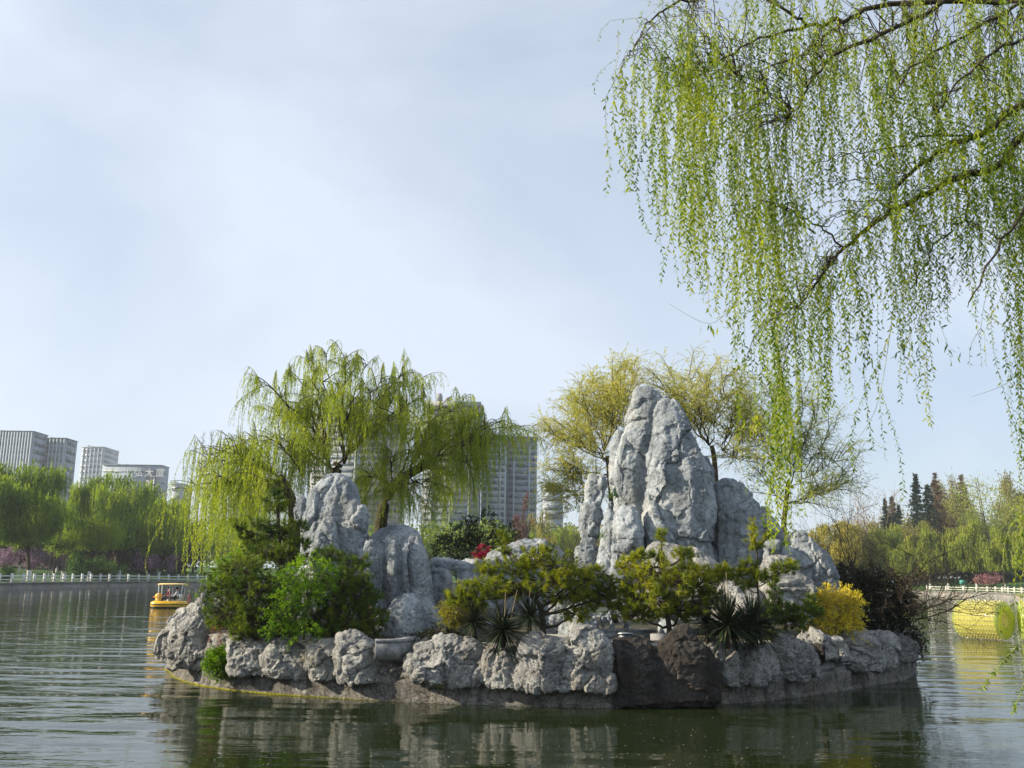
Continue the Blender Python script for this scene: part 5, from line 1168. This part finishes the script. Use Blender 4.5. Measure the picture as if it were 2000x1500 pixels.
for (x0, x1, t0, t1, b0, b1, n) in CUR:
    n = max(3, int(n * (1.0 if x0 >= 1540 else .95))); cen_ = RNG.uniform(x0, x1, max(2, n // 4))
    for q in range(n):
        x = cen_[RNG.randint(len(cen_))] + RNG.normal() * 4.5; d_ = RNG.uniform(6.6, 8.6); y0 = RNG.uniform(t0, t1); y1 = RNG.uniform(b0, b1)
        a_ = P(x + (1000 - x) * 0.0, y0, d_); b_ = P(x, y1, d_); L_ = a_[2] - b_[2]
        stx.append(a_); lnx.append(L_); outx.append(RNG.normal(size=2) * .08)
        # twig that carries the strand: up to the nearest higher branch point
        cand = allnodes[(allnodes[:, 2] > a_[2] - .15)]
        if len(cand):
            dd_ = np.linalg.norm(cand - a_, axis=1); nb = cand[np.argmin(dd_)]
            if np.min(dd_) < 1.1: br.tube(arc(nb, a_, rise=.12 * np.min(dd_), n=7, jit=.02), np.linspace(.0045, .0022, 7), 4, cap=False)
stx = np.array(stx); outx = np.array(outx); lnx = np.array(lnx)
hang_strands(lf, st, stx, lnx, .044, .0155, .0165, out=outx, rs=.0022, spread=.95, stem_sides=3)
# leafy side sprays along the branches
n = 650; ii = RNG.randint(0, len(allnodes), n); s0 = allnodes[ii] + RNG.normal(size=(n, 3)) * np.array([.12, .25, .08])
hang_strands(lf, st, s0, RNG.uniform(.15, .75, n), .038, .0115, .018, out=RNG.normal(size=(n, 2)) * .22, rs=.002, spread=1.0)
# older, longer leaves in tufts
n = 110; c_ = stx[RNG.randint(0, len(stx), n)].copy(); c_[:, 2] -= RNG.rand(n) * lnx[RNG.randint(0, len(lnx), n)] * .8
for q in range(n):
    k_ = RNG.randint(5, 14); add_leaves(lf, c_[q] + RNG.normal(size=(k_, 3)) * .05, RNG.normal(size=(k_, 3)) * .5 + np.array([0, 0, -1]), RNG.uniform(.06, .10, k_), RNG.uniform(.014, .02, k_))
# a curved bare whip and the low sprigs at the right edge
for a_, b_, c2, L_ in (((1438, 590), (1385, 632), (1305, 592), 7.4), ((2000, 655), (1975, 740), (1898, 775), 7.2), ((1740, 640), (1710, 800), (1640, 900), 7.6)):
    st.tube(catmull([P(*a_, L_), P(*b_, L_), P(*c2, L_)], 6, False), np.linspace(.003, .001, 13), 3, cap=False)
def sprig(pts_, n_=40, d=6.8):
    pp = catmull([P(x, y, d) for x, y in pts_], 6, False); st.tube(pp, np.linspace(.003, .0015, len(pp)), 4, cap=False)
    tt = RNG.rand(n_) * (len(pp) - 1); i_ = tt.astype(int); i_ = np.minimum(i_, len(pp) - 2); lp = pp[i_] + (pp[i_ + 1] - pp[i_]) * (tt - i_)[:, None]
    add_leaves(lf, lp, RNG.normal(size=(n_, 3)) * .8 + np.array([0, 0, -.5]), RNG.uniform(.03, .05, n_), RNG.uniform(.011, .016, n_))
sprig([(2010, 1200), (1990, 1255), (1960, 1290), (1925, 1335), (1912, 1345)], 60); sprig([(2012, 1260), (2005, 1310), (1998, 1340), (1985, 1375), (1975, 1390)], 50); sprig([(2006, 940), (1990, 1000), (1965, 1050), (1958, 1110)], 30); sprig([(2010, 1080), (1992, 1150), (2000, 1230)], 40)
tb.build('trunk', M['bark'], root, smooth=True, origin=wbase); br.build('branches', M['bark'], root, smooth=True, origin=wbase)
st.build('twigs', M['twiggreen'], root, origin=wbase); lf.build('crown', M['willow'], root, origin=wbase)

# ------------------------------------------------------------------ far shore trees
def far_tree_data(seed, H, Wd, kind, nleaf, leaf, mats, white=True, trunk_h=.2, r0=.35):
    """returns list of (part name, mesh, material) for a tree of height H and crown width Wd rooted at the origin"""
    rg = np.random.RandomState(seed); tb = MB(); br = MB(); lf_ = MB(); pts = []
    th = H * trunk_h; lean = rg.normal(size=2) * .3
    tb.tube([(0, 0, -.3), (lean[0] * .3, lean[1] * .3, th * .5), (lean[0], lean[1], th)], [r0, r0 * .85, r0 * .75], 8)
    top = np.array([lean[0], lean[1], th]); nl = rg.randint(6, 9)
    for q in range(nl):
        a_ = q / nl * 6.283 + rg.rand() * .6; rr_ = rg.uniform(.25, .46) * Wd if q > 1 else rg.uniform(0, .15) * Wd
        e_ = np.array([math.cos(a_) * rr_, math.sin(a_) * rr_, H * (.92 - .38 * (rr_ / (.46 * Wd)) ** 2) * rg.uniform(.9, 1.0)])
        p1 = top + (e_ - top) * .5 + np.array([0, 0, -H * .06]) + rg.normal(size=3) * .3
        pp = catmull([top, p1, e_], 5, False); br.tube(pp, np.linspace(r0 * .5, .05, len(pp)), 6)
        for s_ in range(9):
            i_ = rg.randint(3, len(pp)); b0 = pp[i_ - 1]; dr = unit(rg.normal(size=3) * np.array([1, 1, .5]) + np.array([math.cos(a_) * .6, math.sin(a_) * .6, .5]))
            ln = rg.uniform(.12, .24) * Wd; e2 = b0 + dr * ln; m_ = b0 + dr * ln * .5 + np.array([0, 0, .06 * ln])
            bb = catmull([b0, m_, e2], 3, False); br.tube(bb, np.linspace(.06, .02, len(bb)), 4, cap=False); pts += [m_, e2, bb[-2]]
    pts = np.array(pts); k_ = rg.randint(0, len(pts), nleaf)
    if kind == 'weep':
        # leaves in hanging streamers
        ns = nleaf // 9; k2 = rg.randint(0, len(pts), ns); s0 = pts[k2] + rg.normal(size=(ns, 3)) * np.array([.8, .8, .5]) * Wd / 14
        ln = rg.uniform(.8, 3.6, ns) * H / 16; t_ = (np.arange(9) + .3) / 9
        pos = (s0[:, None] + np.stack([np.zeros((ns, 9)), np.zeros((ns, 9)), -ln[:, None] * t_[None]], -1) + rg.normal(size=(ns, 9, 3)) * .06).reshape(-1, 3)
        dr = np.c_[rg.normal(size=(len(pos), 2)) * .28, -np.ones(len(pos))]
        keep = pos[:, 2] > H * (.26 + .10 * rg.rand(len(pos))); pos = pos[keep]; dr = dr[keep]
        rnd = np.clip(np.repeat(rg.rand(ns), 9)[keep] * .6 + rg.rand(len(pos)) * .4, 0, 1)
    else:
        pos = pts[k_] + rg.normal(size=(nleaf, 3)) * np.array([1, 1, .8]) * Wd * .055; dr = rg.normal(size=(nleaf, 3)); rnd = rg.rand(nleaf)
    global RNG
    sv = RNG; RNG = rg
    add_leaves(lf_, pos, dr, leaf[0] * rg.uniform(.6, 1.3, len(pos)), leaf[1] * rg.uniform(.7, 1.2, len(pos)), rnd=rnd); RNG = sv
    outp = [('trunk', tb.mesh('trunk'), mats[0], True), ('branches', br.mesh('branches'), mats[0], True), ('crown', lf_.mesh('crown'), mats[1], False)]
    if white:
        wm = MB(); wm.lathe([(r0 * 1.04, -.1), (r0 * .99, 1.3)], (0, 0, 0), 10); outp.append(('whitewashed_base', wm.mesh('whitewashed_base'), M['whitewash'], True))
    for nm, me, mt, sm in outp:
        me.materials.append(mt)
        if sm: me.polygons.foreach_set('use_smooth', np.ones(len(me.polygons), bool))
    return outp
def place(data, name, label, loc, rz, sc=(1, 1, 1), cat='tree', group=None):
    root = empty(name, loc, rz); root.scale = sc; tag(root, label, cat, group)
    for nm, me, mt, sm in data:
        o_ = bpy.data.objects.new(nm, me); COL.objects.link(o_); o_.parent = root
    return root
BK = M['bark']
WV = [far_tree_data(100 + q, 16, 13, 'weep', 36000, (.5, .15), (BK, M['willow_far'])) for q in range(3)]
def gz(x, y):   # height of the park ground
    d_ = np.array([x, y]) - CEN; a_ = math.atan2(d_[1], d_[0]); aa = np.arctan2((LAKE - CEN)[:, 1], (LAKE - CEN)[:, 0])
    rl = np.linalg.norm(LAKE - CEN, axis=1)[np.argmin(np.abs(np.angle(np.exp(1j * (aa - a_)))))]
    return float(np.interp(np.linalg.norm(d_) - rl, [.35, 3, 14, 50, 160, 880], [.86, 1.0, 1.8, 3.4, 4.2, 5.0]))
def lake_gap(x, y):
    d_ = np.array([x, y]) - CEN; a_ = math.atan2(d_[1], d_[0]); aa = np.arctan2((LAKE - CEN)[:, 1], (LAKE - CEN)[:, 0])
    k_ = np.argmin(np.linalg.norm(LAKE - np.array([x, y]), axis=1)); rl = np.linalg.norm(LAKE - CEN, axis=1)[np.argmin(np.abs(np.angle(np.exp(1j * (aa - a_)))))]
    return np.linalg.norm(LAKE[k_] - np.array([x, y])) * (1 if np.linalg.norm(d_) > rl else -1)
def at(px, d):
    p_ = P(px, 1110, d)
    while lake_gap(p_[0], p_[1]) < 3.0: d += 2.0; p_ = P(px, 1110, d)
    return (p_[0], p_[1], gz(p_[0], p_[1]) - .1)
def hgt_for(px, ytop, d):
    b_ = at(px, d); return P(px, ytop, b_[1] / KD)[2] - b_[2]
def far_place(data, H, Wd, name, label, px, ytop, wpx, d, rz=0, cat='tree', group=None):
    h = hgt_for(px, ytop, d) / H; w = wpx * d / F / Wd
    return place(data, name, label, at(px, d), rz, (w, w, h), cat, group)
left_w = [(58, 868, 185, 128, 'broad weeping willow with a whitewashed foot, first from the left on the left shore', 0),
          (175, 905, 120, 143, 'narrower weeping willow just right of the broad one on the left shore', 1),
          (232, 902, 200, 150, 'dense weeping willow below the block with rooftop lettering', 2),
          (312, 945, 130, 160, 'smaller weeping willow at the end of the left shore beside the pink blossom', 0),
          (-50, 900, 190, 122, 'weeping willow cut off by the left edge of the photo', 1),
          (112, 960, 110, 165, 'darker weeping willow set back between the broad and the narrower one', 2),
          (20, 930, 170, 160, 'shaded weeping willow behind the broad one at the far left', 1),
          (285, 950, 160, 185, 'faint weeping willow set back behind the dense one', 1)]
for q, (px, yt, w_, d_, lab, v_) in enumerate(left_w):
    far_place(WV[v_], 15.5, 13, 'willow', lab, px, yt, w_, d_, rz=q * 1.3, group='weeping willows on the left shore')
# blossom trees, shrubs on the left lawn
BL = [far_tree_data(130 + q, 4, 5, 'round', 3600, (.16, .12), (BK, M['blossom']), trunk_h=.22, r0=.12, white=False) for q in range(2)]
for q, (px, yt, w_, d_, lab) in enumerate([(12, 1070, 70, 150, 'pink blossoming tree at the far left behind the broad willow trunk'), (60, 1072, 60, 155, 'mauve blossoming tree directly behind the broad willow trunk'), (105, 1068, 70, 160, 'pink blossoming tree left of the clipped green shrubs'),
        (285, 1072, 70, 178, 'pale pink blossoming tree left of the forked whitewashed trunk'), (328, 1070, 50, 178, 'pink blossoming tree right of the forked whitewashed trunk')]):
    far_place(BL[q % 2], 3.6, 5, 'blossom_tree', lab, px, yt, w_, d_, rz=q, group='blossoming trees on the left shore')
BU = far_tree_data(140, 2.6, 5, 'round', 3000, (.22, .14), (BK, M['grass']), trunk_h=.1, r0=.08, white=False)
BD = far_tree_data(141, 2.6, 4, 'round', 2400, (.2, .13), (BK, M['purple']), trunk_h=.1, r0=.08, white=False)
for q, (px, yt, w_, d_, lab, dat) in enumerate([(155, 1080, 60, 146, 'rounded green shrub on the lawn right of the thin trunks', BU), (190, 1092, 60, 150, 'second rounded green shrub beside the first one', BU), (222, 1098, 40, 156, 'low green shrub at the right end of the shrub row', BU),
        (10, 1108, 50, 118, 'low shrub leaning over the railing at the left edge', BU), (172, 1078, 40, 165, 'small maroon shrub behind the green ones', BD), (215, 1076, 50, 168, 'larger maroon shrub beneath the dense willow', BD)]):
    far_place(dat, 2.4, 4.6, 'shrub', lab, px, yt, w_, d_, rz=q, cat='shrub', group='shrubs on the left lawn')
# thin whitewashed trunks
TH = far_tree_data(150, 9, 5, 'round', 1500, (.3, .16), (BK, M['willow_far']), trunk_h=.55, r0=.13)
for q, (px, d_, lab) in enumerate([(38, 150, 'thin tree with whitewashed foot left of the broad willow'), (97, 145, 'thin leaning tree with whitewashed foot right of the broad willow'), (104, 138, 'slim tree with whitewashed foot nearest the shore in its pair'), (122, 136, 'thin whitewashed tree in the middle of the lawn'), (130, 142, 'thin whitewashed tree just left of the green shrubs'), (247, 165, 'thin leaning whitewashed tree right of the shrubs'), (288, 160, 'thin whitewashed tree in front of the pale blossom')]):
    far_place(TH, 9, 5, 'young_tree', lab, px, 1010, 50, d_, rz=q * 2, group='thin whitewashed trees on the left lawn')
# far dark undergrowth and woodland behind the shores (reads as one mass)
mbw = MB(); mbt = MB()
rg = np.random.RandomState(77)
def wood(pxs, dd, hh, n, mat, name, label, leaf=(.9, .55), zlow=0):
    m_ = MB(); cs = []
    for q in range(n):
        px = rg.uniform(*pxs); d_ = rg.uniform(*dd); b_ = at(px, d_); h = rg.uniform(*hh); w_ = h * .42
        cs.append((b_[0], b_[1], b_[2], h, w_))
    for (x, y, z, h, w_) in cs:
        k_ = 1100; v = unit(rg.normal(size=(k_, 3))) * (rg.rand(k_, 1) ** .4); pos = np.array([x, y, z + h * .52]) + v * np.array([w_, w_, h * .5])
        global RNG
        sv = RNG; RNG = rg; add_leaves(m_, pos, rg.normal(size=(k_, 3)), leaf[0] * rg.uniform(.6, 1.2, k_), leaf[1]); RNG = sv
    o_ = m_.build(name, mat); tag(o_, label, kind='stuff')
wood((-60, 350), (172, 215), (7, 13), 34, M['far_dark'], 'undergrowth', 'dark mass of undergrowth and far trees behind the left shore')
wood((330, 1120), (245, 290), (9, 16), 60, M['willow_far'], 'woodland', 'green mass of far trees behind the island in the centre')
wood((1100, 1600), (240, 285), (10, 15), 34, M['far_olive'], 'woodland', 'olive mass of far trees behind the tallest peak')
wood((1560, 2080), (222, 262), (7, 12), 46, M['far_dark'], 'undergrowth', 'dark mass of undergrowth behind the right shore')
wood((1560, 2080), (262, 320), (13, 19), 46, M['far_olive'], 'woodland', 'brownish mass of far trees on the slope behind the right shore')
# right shore trees
GV = [far_tree_data(160 + q, 15, 12, 'weep', 22000, (.6, .22), (BK, M['far_green'])) for q in range(2)]
GO = far_tree_data(170, 15, 12, 'weep', 20000, (.6, .2), (BK, M['far_gold']))
OL = far_tree_data(171, 15, 13, 'round', 18000, (.42, .24), (BK, M['far_olive']))
PL = far_tree_data(172, 18, 18, 'round', 9000, (.4, .2), (M['bark2'], M['willow_pale']), white=False)
for q, (dat, px, yt, w_, d_, lab) in enumerate([
    (GO, 1600, 1012, 90, 215, 'golden willow just right of the thin pale green tree on the right shore'), (GO, 1655, 1006, 90, 212, 'brighter golden willow beside the first on the right shore'), (OL, 1700, 1015, 80, 220, 'olive budding tree right of the golden willows'),
    (GV[0], 1742, 1002, 80, 216, 'vivid green round topped tree above the bare thicket'), (OL, 1790, 1008, 90, 222, 'brown green tree between two vivid green ones'), (GV[1], 1815, 1022, 80, 206, 'green willow leaning over the left end of the right railing'),
    (GV[0], 1850, 1014, 80, 204, 'green willow in the middle of the right shore'), (GV[1], 1905, 1010, 90, 198, 'tall fresh green willow behind the inflatable roller'), (GV[0], 1960, 1008, 80, 190, 'green willow right of the pink tree'), (GV[1], 2010, 1002, 90, 184, 'green willow at the right edge of the photo'),
    (GV[1], 1770, 1045, 60, 208, 'smaller green willow above the leafless branches')]):
    far_place(dat, 15, 12, 'willow' if dat is not OL else 'budding_tree', lab, px, yt, w_, d_, rz=q * 1.7, group='trees along the right shore')
far_place(PL, 17, 18, 'broad_tree', 'wide pale green crowned tree rising behind the right shore', 1925, 925, 170, 255, rz=1)
far_place(OL, 15, 13, 'budding_tree', 'russet budding tree high behind the right shore at the edge', 1995, 918, 110, 275, rz=2)
far_place(OL, 15, 13, 'budding_tree', 'pale brown budding tree behind the dark cedars', 1868, 925, 80, 285, rz=3)
far_place(far_tree_data(131, 4, 5, 'round', 3000, (.2, .14), (BK, M['blossom2']), trunk_h=.35, r0=.12, white=False), 3.8, 5, 'blossom_tree', 'rose pink blossoming tree on the right shore above the roller', 1932, 1116, 52, 196)
# conifers
def conifer_data(seed, H, Wd, mat, n=46):
    rg = np.random.RandomState(seed); tb = MB(); lf_ = MB(); tb.tube([(0, 0, -.3), (.05, 0, H * .5), (0, 0, H)], [.3, .17, .02], 7)
    for q in range(n):
        u = .14 + .86 * q / n; z = H * u; L_ = Wd / 2 * (1 - u) ** 1.05 * rg.uniform(.7, 1.1) + .12
        z0_ = z
        for a_ in np.arange(6) / 6 * 6.283 + rg.rand(6) * 2:
            z = z0_ + rg.normal() * .3
            l2 = L_ * rg.uniform(.6, 1.1); e_ = np.array([math.cos(a_) * l2, math.sin(a_) * l2, z - .12 * l2]); s0 = np.array([0, 0, z]); tb.tube([s0, (s0 + e_) / 2 + [0, 0, .1], e_], [.04, .03, .015], 3, cap=False)
            k_ = int(14 + 16 * l2); t_ = rg.rand(k_)[:, None] ** .7; pos = s0 + (e_ - s0) * t_ + rg.normal(size=(k_, 3)) * np.array([.3, .3, .15]) * min(1, l2 * .6); dr = (e_ - s0) * .6 / l2 + rg.normal(size=(k_, 3)) * .5 + np.array([0, 0, -.5])
            global RNG
            sv = RNG; RNG = rg; add_leaves(lf_, pos, dr, .55 * rg.uniform(.5, 1.1, k_), .17); RNG = sv
    outp = [('trunk', tb.mesh('trunk'), BK, True), ('crown', lf_.mesh('crown'), mat, False)]
    for nm, me, mt, sm in outp: me.materials.append(mt)
    return outp
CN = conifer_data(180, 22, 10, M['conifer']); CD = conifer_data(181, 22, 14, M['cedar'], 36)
for q, (dat, px, yt, w_, d_, lab) in enumerate([(CN, 1799, 924, 100, 245, 'narrow dark spire shaped fir against the sky on the right'), (CD, 1838, 922, 130, 250, 'brownish drooping cedar beside the narrow fir'), (CN, 1822, 945, 110, 240, 'dark fir half hidden in front of the drooping cedar'), (CD, 1890, 926, 140, 268, 'russet cedar top left of the wide pale green tree'),
        (CN, 1736, 972, 70, 250, 'small dark fir, left of the pair on the skyline'), (CN, 1750, 968, 80, 252, 'small dark fir, right of the pair on the skyline'), (CN, 1762, 985, 70, 248, 'lowest small dark fir beside the skyline pair')]):
    far_place(dat, 22, 10 if dat is CN else 14, 'fir_tree' if dat is CN else 'cedar_tree', lab, px, yt, w_, d_, rz=q)
bt = bare('bare_tree', 'pale leafless tree against the sky left of the small firs', at(1702, 255), 7, 11, .45, 3, .3, mat='twig', seed=12, kids=(5, 8))
bt.scale = (.8, .8, hgt_for(1702, 962, 255) / 19)
for q, (px, yt, lab) in enumerate([(361, 855, 'leftmost of three thin spindly leafless poplars on the left'), (377, 842, 'middle one of three thin spindly leafless poplars on the left'), (394, 838, 'tallest spindly leafless poplar, right of the three')]):
    rg3 = np.random.RandomState(q + 40); b_ = at(px, 200); H = hgt_for(px, yt, 200); mbk = MB(); mbb = MB(); mbk.tube([(0, 0, 0), (.1, 0, H * .5), (0, 0, H)], [.22, .12, .02], 6)
    for z in np.linspace(H * .25, H * .97, 90):
        a_ = rg3.rand() * 6.283; l_ = (1.6 * (1 - z / H) + .5) * rg3.uniform(.6, 1.2); e_ = np.array([math.cos(a_) * l_, math.sin(a_) * l_, z + l_ * 1.0]); mbb.tube([(0, 0, z), e_ * .5 + np.array([0, 0, z * .5]), e_], [.03, .022, .012], 3, cap=False)
        for r_ in range(3): e2 = e_ * .6 + np.array([0, 0, z * .4]) + rg3.normal(size=3) * .35 + [0, 0, .3]; mbb.tube([e_ * .6 + np.array([0, 0, z * .4]), e2], [.015, .008], 3, cap=False)
    rt = empty('poplar', b_); tag(rt, lab, 'tree', 'leafless poplars'); mbk.build('trunk', M['bark2'], rt); mbb.build('branches', M['bark2'], rt)
far_place(far_tree_data(190, 15, 12, 'weep', 9000, (.5, .15), (BK, M['far_gold'])), 14.5, 12, 'willow', 'yellow green willow in the gap left of the tallest peak', 1058, 985, 110, 150)
far_place(GV[0], 14.5, 12, 'willow', 'green willow low in the gap beside the slab of the tallest peak', 1110, 1015, 80, 150, rz=2)
far_place(far_tree_data(191, 14, 8, 'round', 7000, (.4, .25), (BK, M['purple'])), 14, 8, 'purple_leaved_tree', 'dark red leaved tree in front of the apartment tower', 1020, 952, 64, 165)
# sign board on the right shore
p_ = at(1878, 197); sg = empty('notice_board', (p_[0], p_[1], p_[2])); tag(sg, 'small teal notice board behind the right railing', 'notice board')
mbk = MB(); mbk.box((-.6, -.05, 1.35), (.6, .05, 2.2)); mbk.build('panel', M['teal'], sg)
for sx in (-.45, .4):
    mbk = MB(); mbk.box((sx, -.03, 0), (sx + .06, .03, 1.36)); mbk.build('post', M['metal'], sg)

# ------------------------------------------------------------------ buildings
def building(name, label, xl, xr, yt, d, floors, wallm, bands=True, piers=0, parapet=1.5, depth=18, rz=0.0, band_h=.5, glass='b_glass', side=None):
    a_, b_ = P(xl, yt, d), P(xr, yt, d); z0 = 2.5; H = (a_[2] + b_[2]) / 2 - z0; Wd = b_[0] - a_[0]
    root = empty(name, (a_[0], a_[1], z0), rz); tag(root, label, 'building')
    mbk = MB(); mbk.box((0, 0, 0), (Wd, depth, H)); mbk.build('wall', M[wallm], root)
    fh = H / floors
    mbk = MB(); mbk.box((-.3, -.4, H + .003), (Wd + .3, depth + .4, H + parapet * .5)); [mbk.box((Wd * u_, depth * .02, H + parapet * .5 + .003), (Wd * (u_ + .09), depth * .3, H + parapet * (.9 + .35 * (u_ < .25)))) for u_ in (.20, .36)]; mbk.build('roof', M[wallm], root)
    for f_ in range(floors):
        mbk = MB(); z = f_ * fh + fh * .3; mbk.box((.6, -.12, z), (Wd - .6, .06, z + fh * band_h)); mbk.build('window_band', M[glass], root)
        sd = Wd + .12 if xl < 1000 else -.12
        mbk = MB(); mbk.box((min(sd, Wd - .06) if sd > 0 else -.12, 1.0, z), (sd if sd > 0 else .06, depth - 1.0, z + fh * band_h)); mbk.build('window_band', M[glass], root)
    for q in range(piers):
        x = (q + .5) / piers * Wd; mbk = MB(); mbk.box((x - .32, -.30, 0), (x + .32, .03, H - .02)); mbk.build('pier', M['b_pale'], root)
    return root, Wd, H
building('hotel', 'grey hotel block with pale vertical piers at the far left', -40, 66, 842, 430, 17, 'b_grey', piers=19, depth=14, band_h=.55, parapet=.5)
building('hotel_wing', 'lower grey wing with glass front, right of the hotel block', 88, 130, 856, 445, 15, 'b_grey', piers=6, depth=12, band_h=.7, parapet=.5)
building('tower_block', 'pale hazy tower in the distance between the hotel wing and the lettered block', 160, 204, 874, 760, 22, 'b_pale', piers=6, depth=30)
rt, Wd, H = building('office_block', 'blue grey block with white rooftop lettering above the willows', 200, 316, 908, 520, 10, 'b_grey', depth=12, band_h=.12, parapet=.4)
mbk = MB(); mbk.box((Wd * .76, -.2, H * .62), (Wd * .92, .04, H * .95)); mbk.build('dark_panel', M['b_dark'], rt)  # dark panel standing slightly proud of the wall
mbk = MB(); mbk.box((Wd * .885, -.3, H * .66), (Wd * .90, -.21, H * .90)); mbk.build('white_strip', M['white'], rt)  # white strip in front of the dark panel
fc = bpy.data.curves.new('lettering', 'FONT'); fc.body = '川弘大厦'; fc.size = 5.2; fc.extrude = .1; fc.space_character = 1.35
fo = bpy.data.objects.new('lettering', fc); COL.objects.link(fo)
dg = bpy.context.evaluated_depsgraph_get(); dg.update(); lm = bpy.data.meshes.new_from_object(fo.evaluated_get(dg)); bpy.data.objects.remove(fo)
lo = bpy.data.objects.new('lettering', lm); lm.materials.clear(); lm.materials.append(M['white']); COL.objects.link(lo); lo.parent = rt; lo.rotation_euler = (R(90), 0, 0); lo.location = (Wd * .36, -.75, H - 6.2)
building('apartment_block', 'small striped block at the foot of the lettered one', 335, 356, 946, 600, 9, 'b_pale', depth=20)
building('apartment_tower', 'wide hazy apartment tower half hidden behind the left willow', 612, 784, 812, 360, 24, 'b_tan', piers=3, depth=24)
building('apartment_tower', 'tall tan apartment tower with rooftop blocks behind the leaning willow', 830, 938, 795, 330, 26, 'b_tan', piers=3, depth=24, parapet=4.0)
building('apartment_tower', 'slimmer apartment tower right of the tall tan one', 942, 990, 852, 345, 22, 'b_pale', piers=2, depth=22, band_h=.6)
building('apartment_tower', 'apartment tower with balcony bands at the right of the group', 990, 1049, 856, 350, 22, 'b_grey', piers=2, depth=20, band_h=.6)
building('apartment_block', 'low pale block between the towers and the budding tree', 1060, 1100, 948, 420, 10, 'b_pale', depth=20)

# ------------------------------------------------------------------ petals drifting on the water
mbk = MB(); n = 260; rg = np.random.RandomState(5)
for q in range(n):
    px, py = rg.uniform(350, 1800), rg.uniform(1385, 1500)
    c = G(px, py, .004); s_ = rg.uniform(.005, .011); a_ = rg.rand() * 6.28
    v = [c + np.array([math.cos(a_ + k_ * 1.26) * s_ * (1.3 if k_ % 2 else 1), math.sin(a_ + k_ * 1.26) * s_, 0]) for k_ in range(5)]
    mbk.add(v, [[0, 1, 2, 3, 4]])
o_ = mbk.build('petals', M['petal']); tag(o_, 'tiny pale petals scattered on the dark water in front of the island', kind='stuff')

mbk = MB(); rg = np.random.RandomState(15)
for q in range(60):
    px, py = (rg.uniform(1680, 2000), rg.uniform(1290, 1490)) if q % 2 else (rg.uniform(20, 1750), rg.uniform(1390, 1495))
    c = G(px, py, .006); a_ = rg.rand() * 6.28; l_ = rg.uniform(.02, .05); d_ = np.array([math.cos(a_), math.sin(a_), 0]); e_ = np.array([-d_[1], d_[0], 0]) * .22
    mbk.add([c - d_ * l_, c + e_ * l_, c + d_ * l_, c - e_ * l_], [[0, 1, 2, 3]], rg.rand())
o_ = mbk.build('floating_leaves', M['red_leaf']); tag(o_, 'scattered dead willow leaves floating on the lake', kind='stuff')

# ------------------------------------------------------------------ haze
HZ = 0.00026
if HZ:
    m, t, b, o = new_mat('haze'); t.nodes.remove(b)
    pv = t.nodes.new('ShaderNodeVolumePrincipled'); pv.inputs['Color'].default_value = (0.86, 0.91, 1.0, 1); pv.inputs['Density'].default_value = HZ; pv.inputs['Anisotropy'].default_value = 0.3
    t.links.new(pv.outputs[0], o.inputs['Volume'])
    mbk = MB(); mbk.box((-1010, -900, -2.0), (1030, 1120, 135.0)); ho = mbk.build('haze', m); tag(ho, 'thin pale haze over the far shore and buildings', kind='stuff')
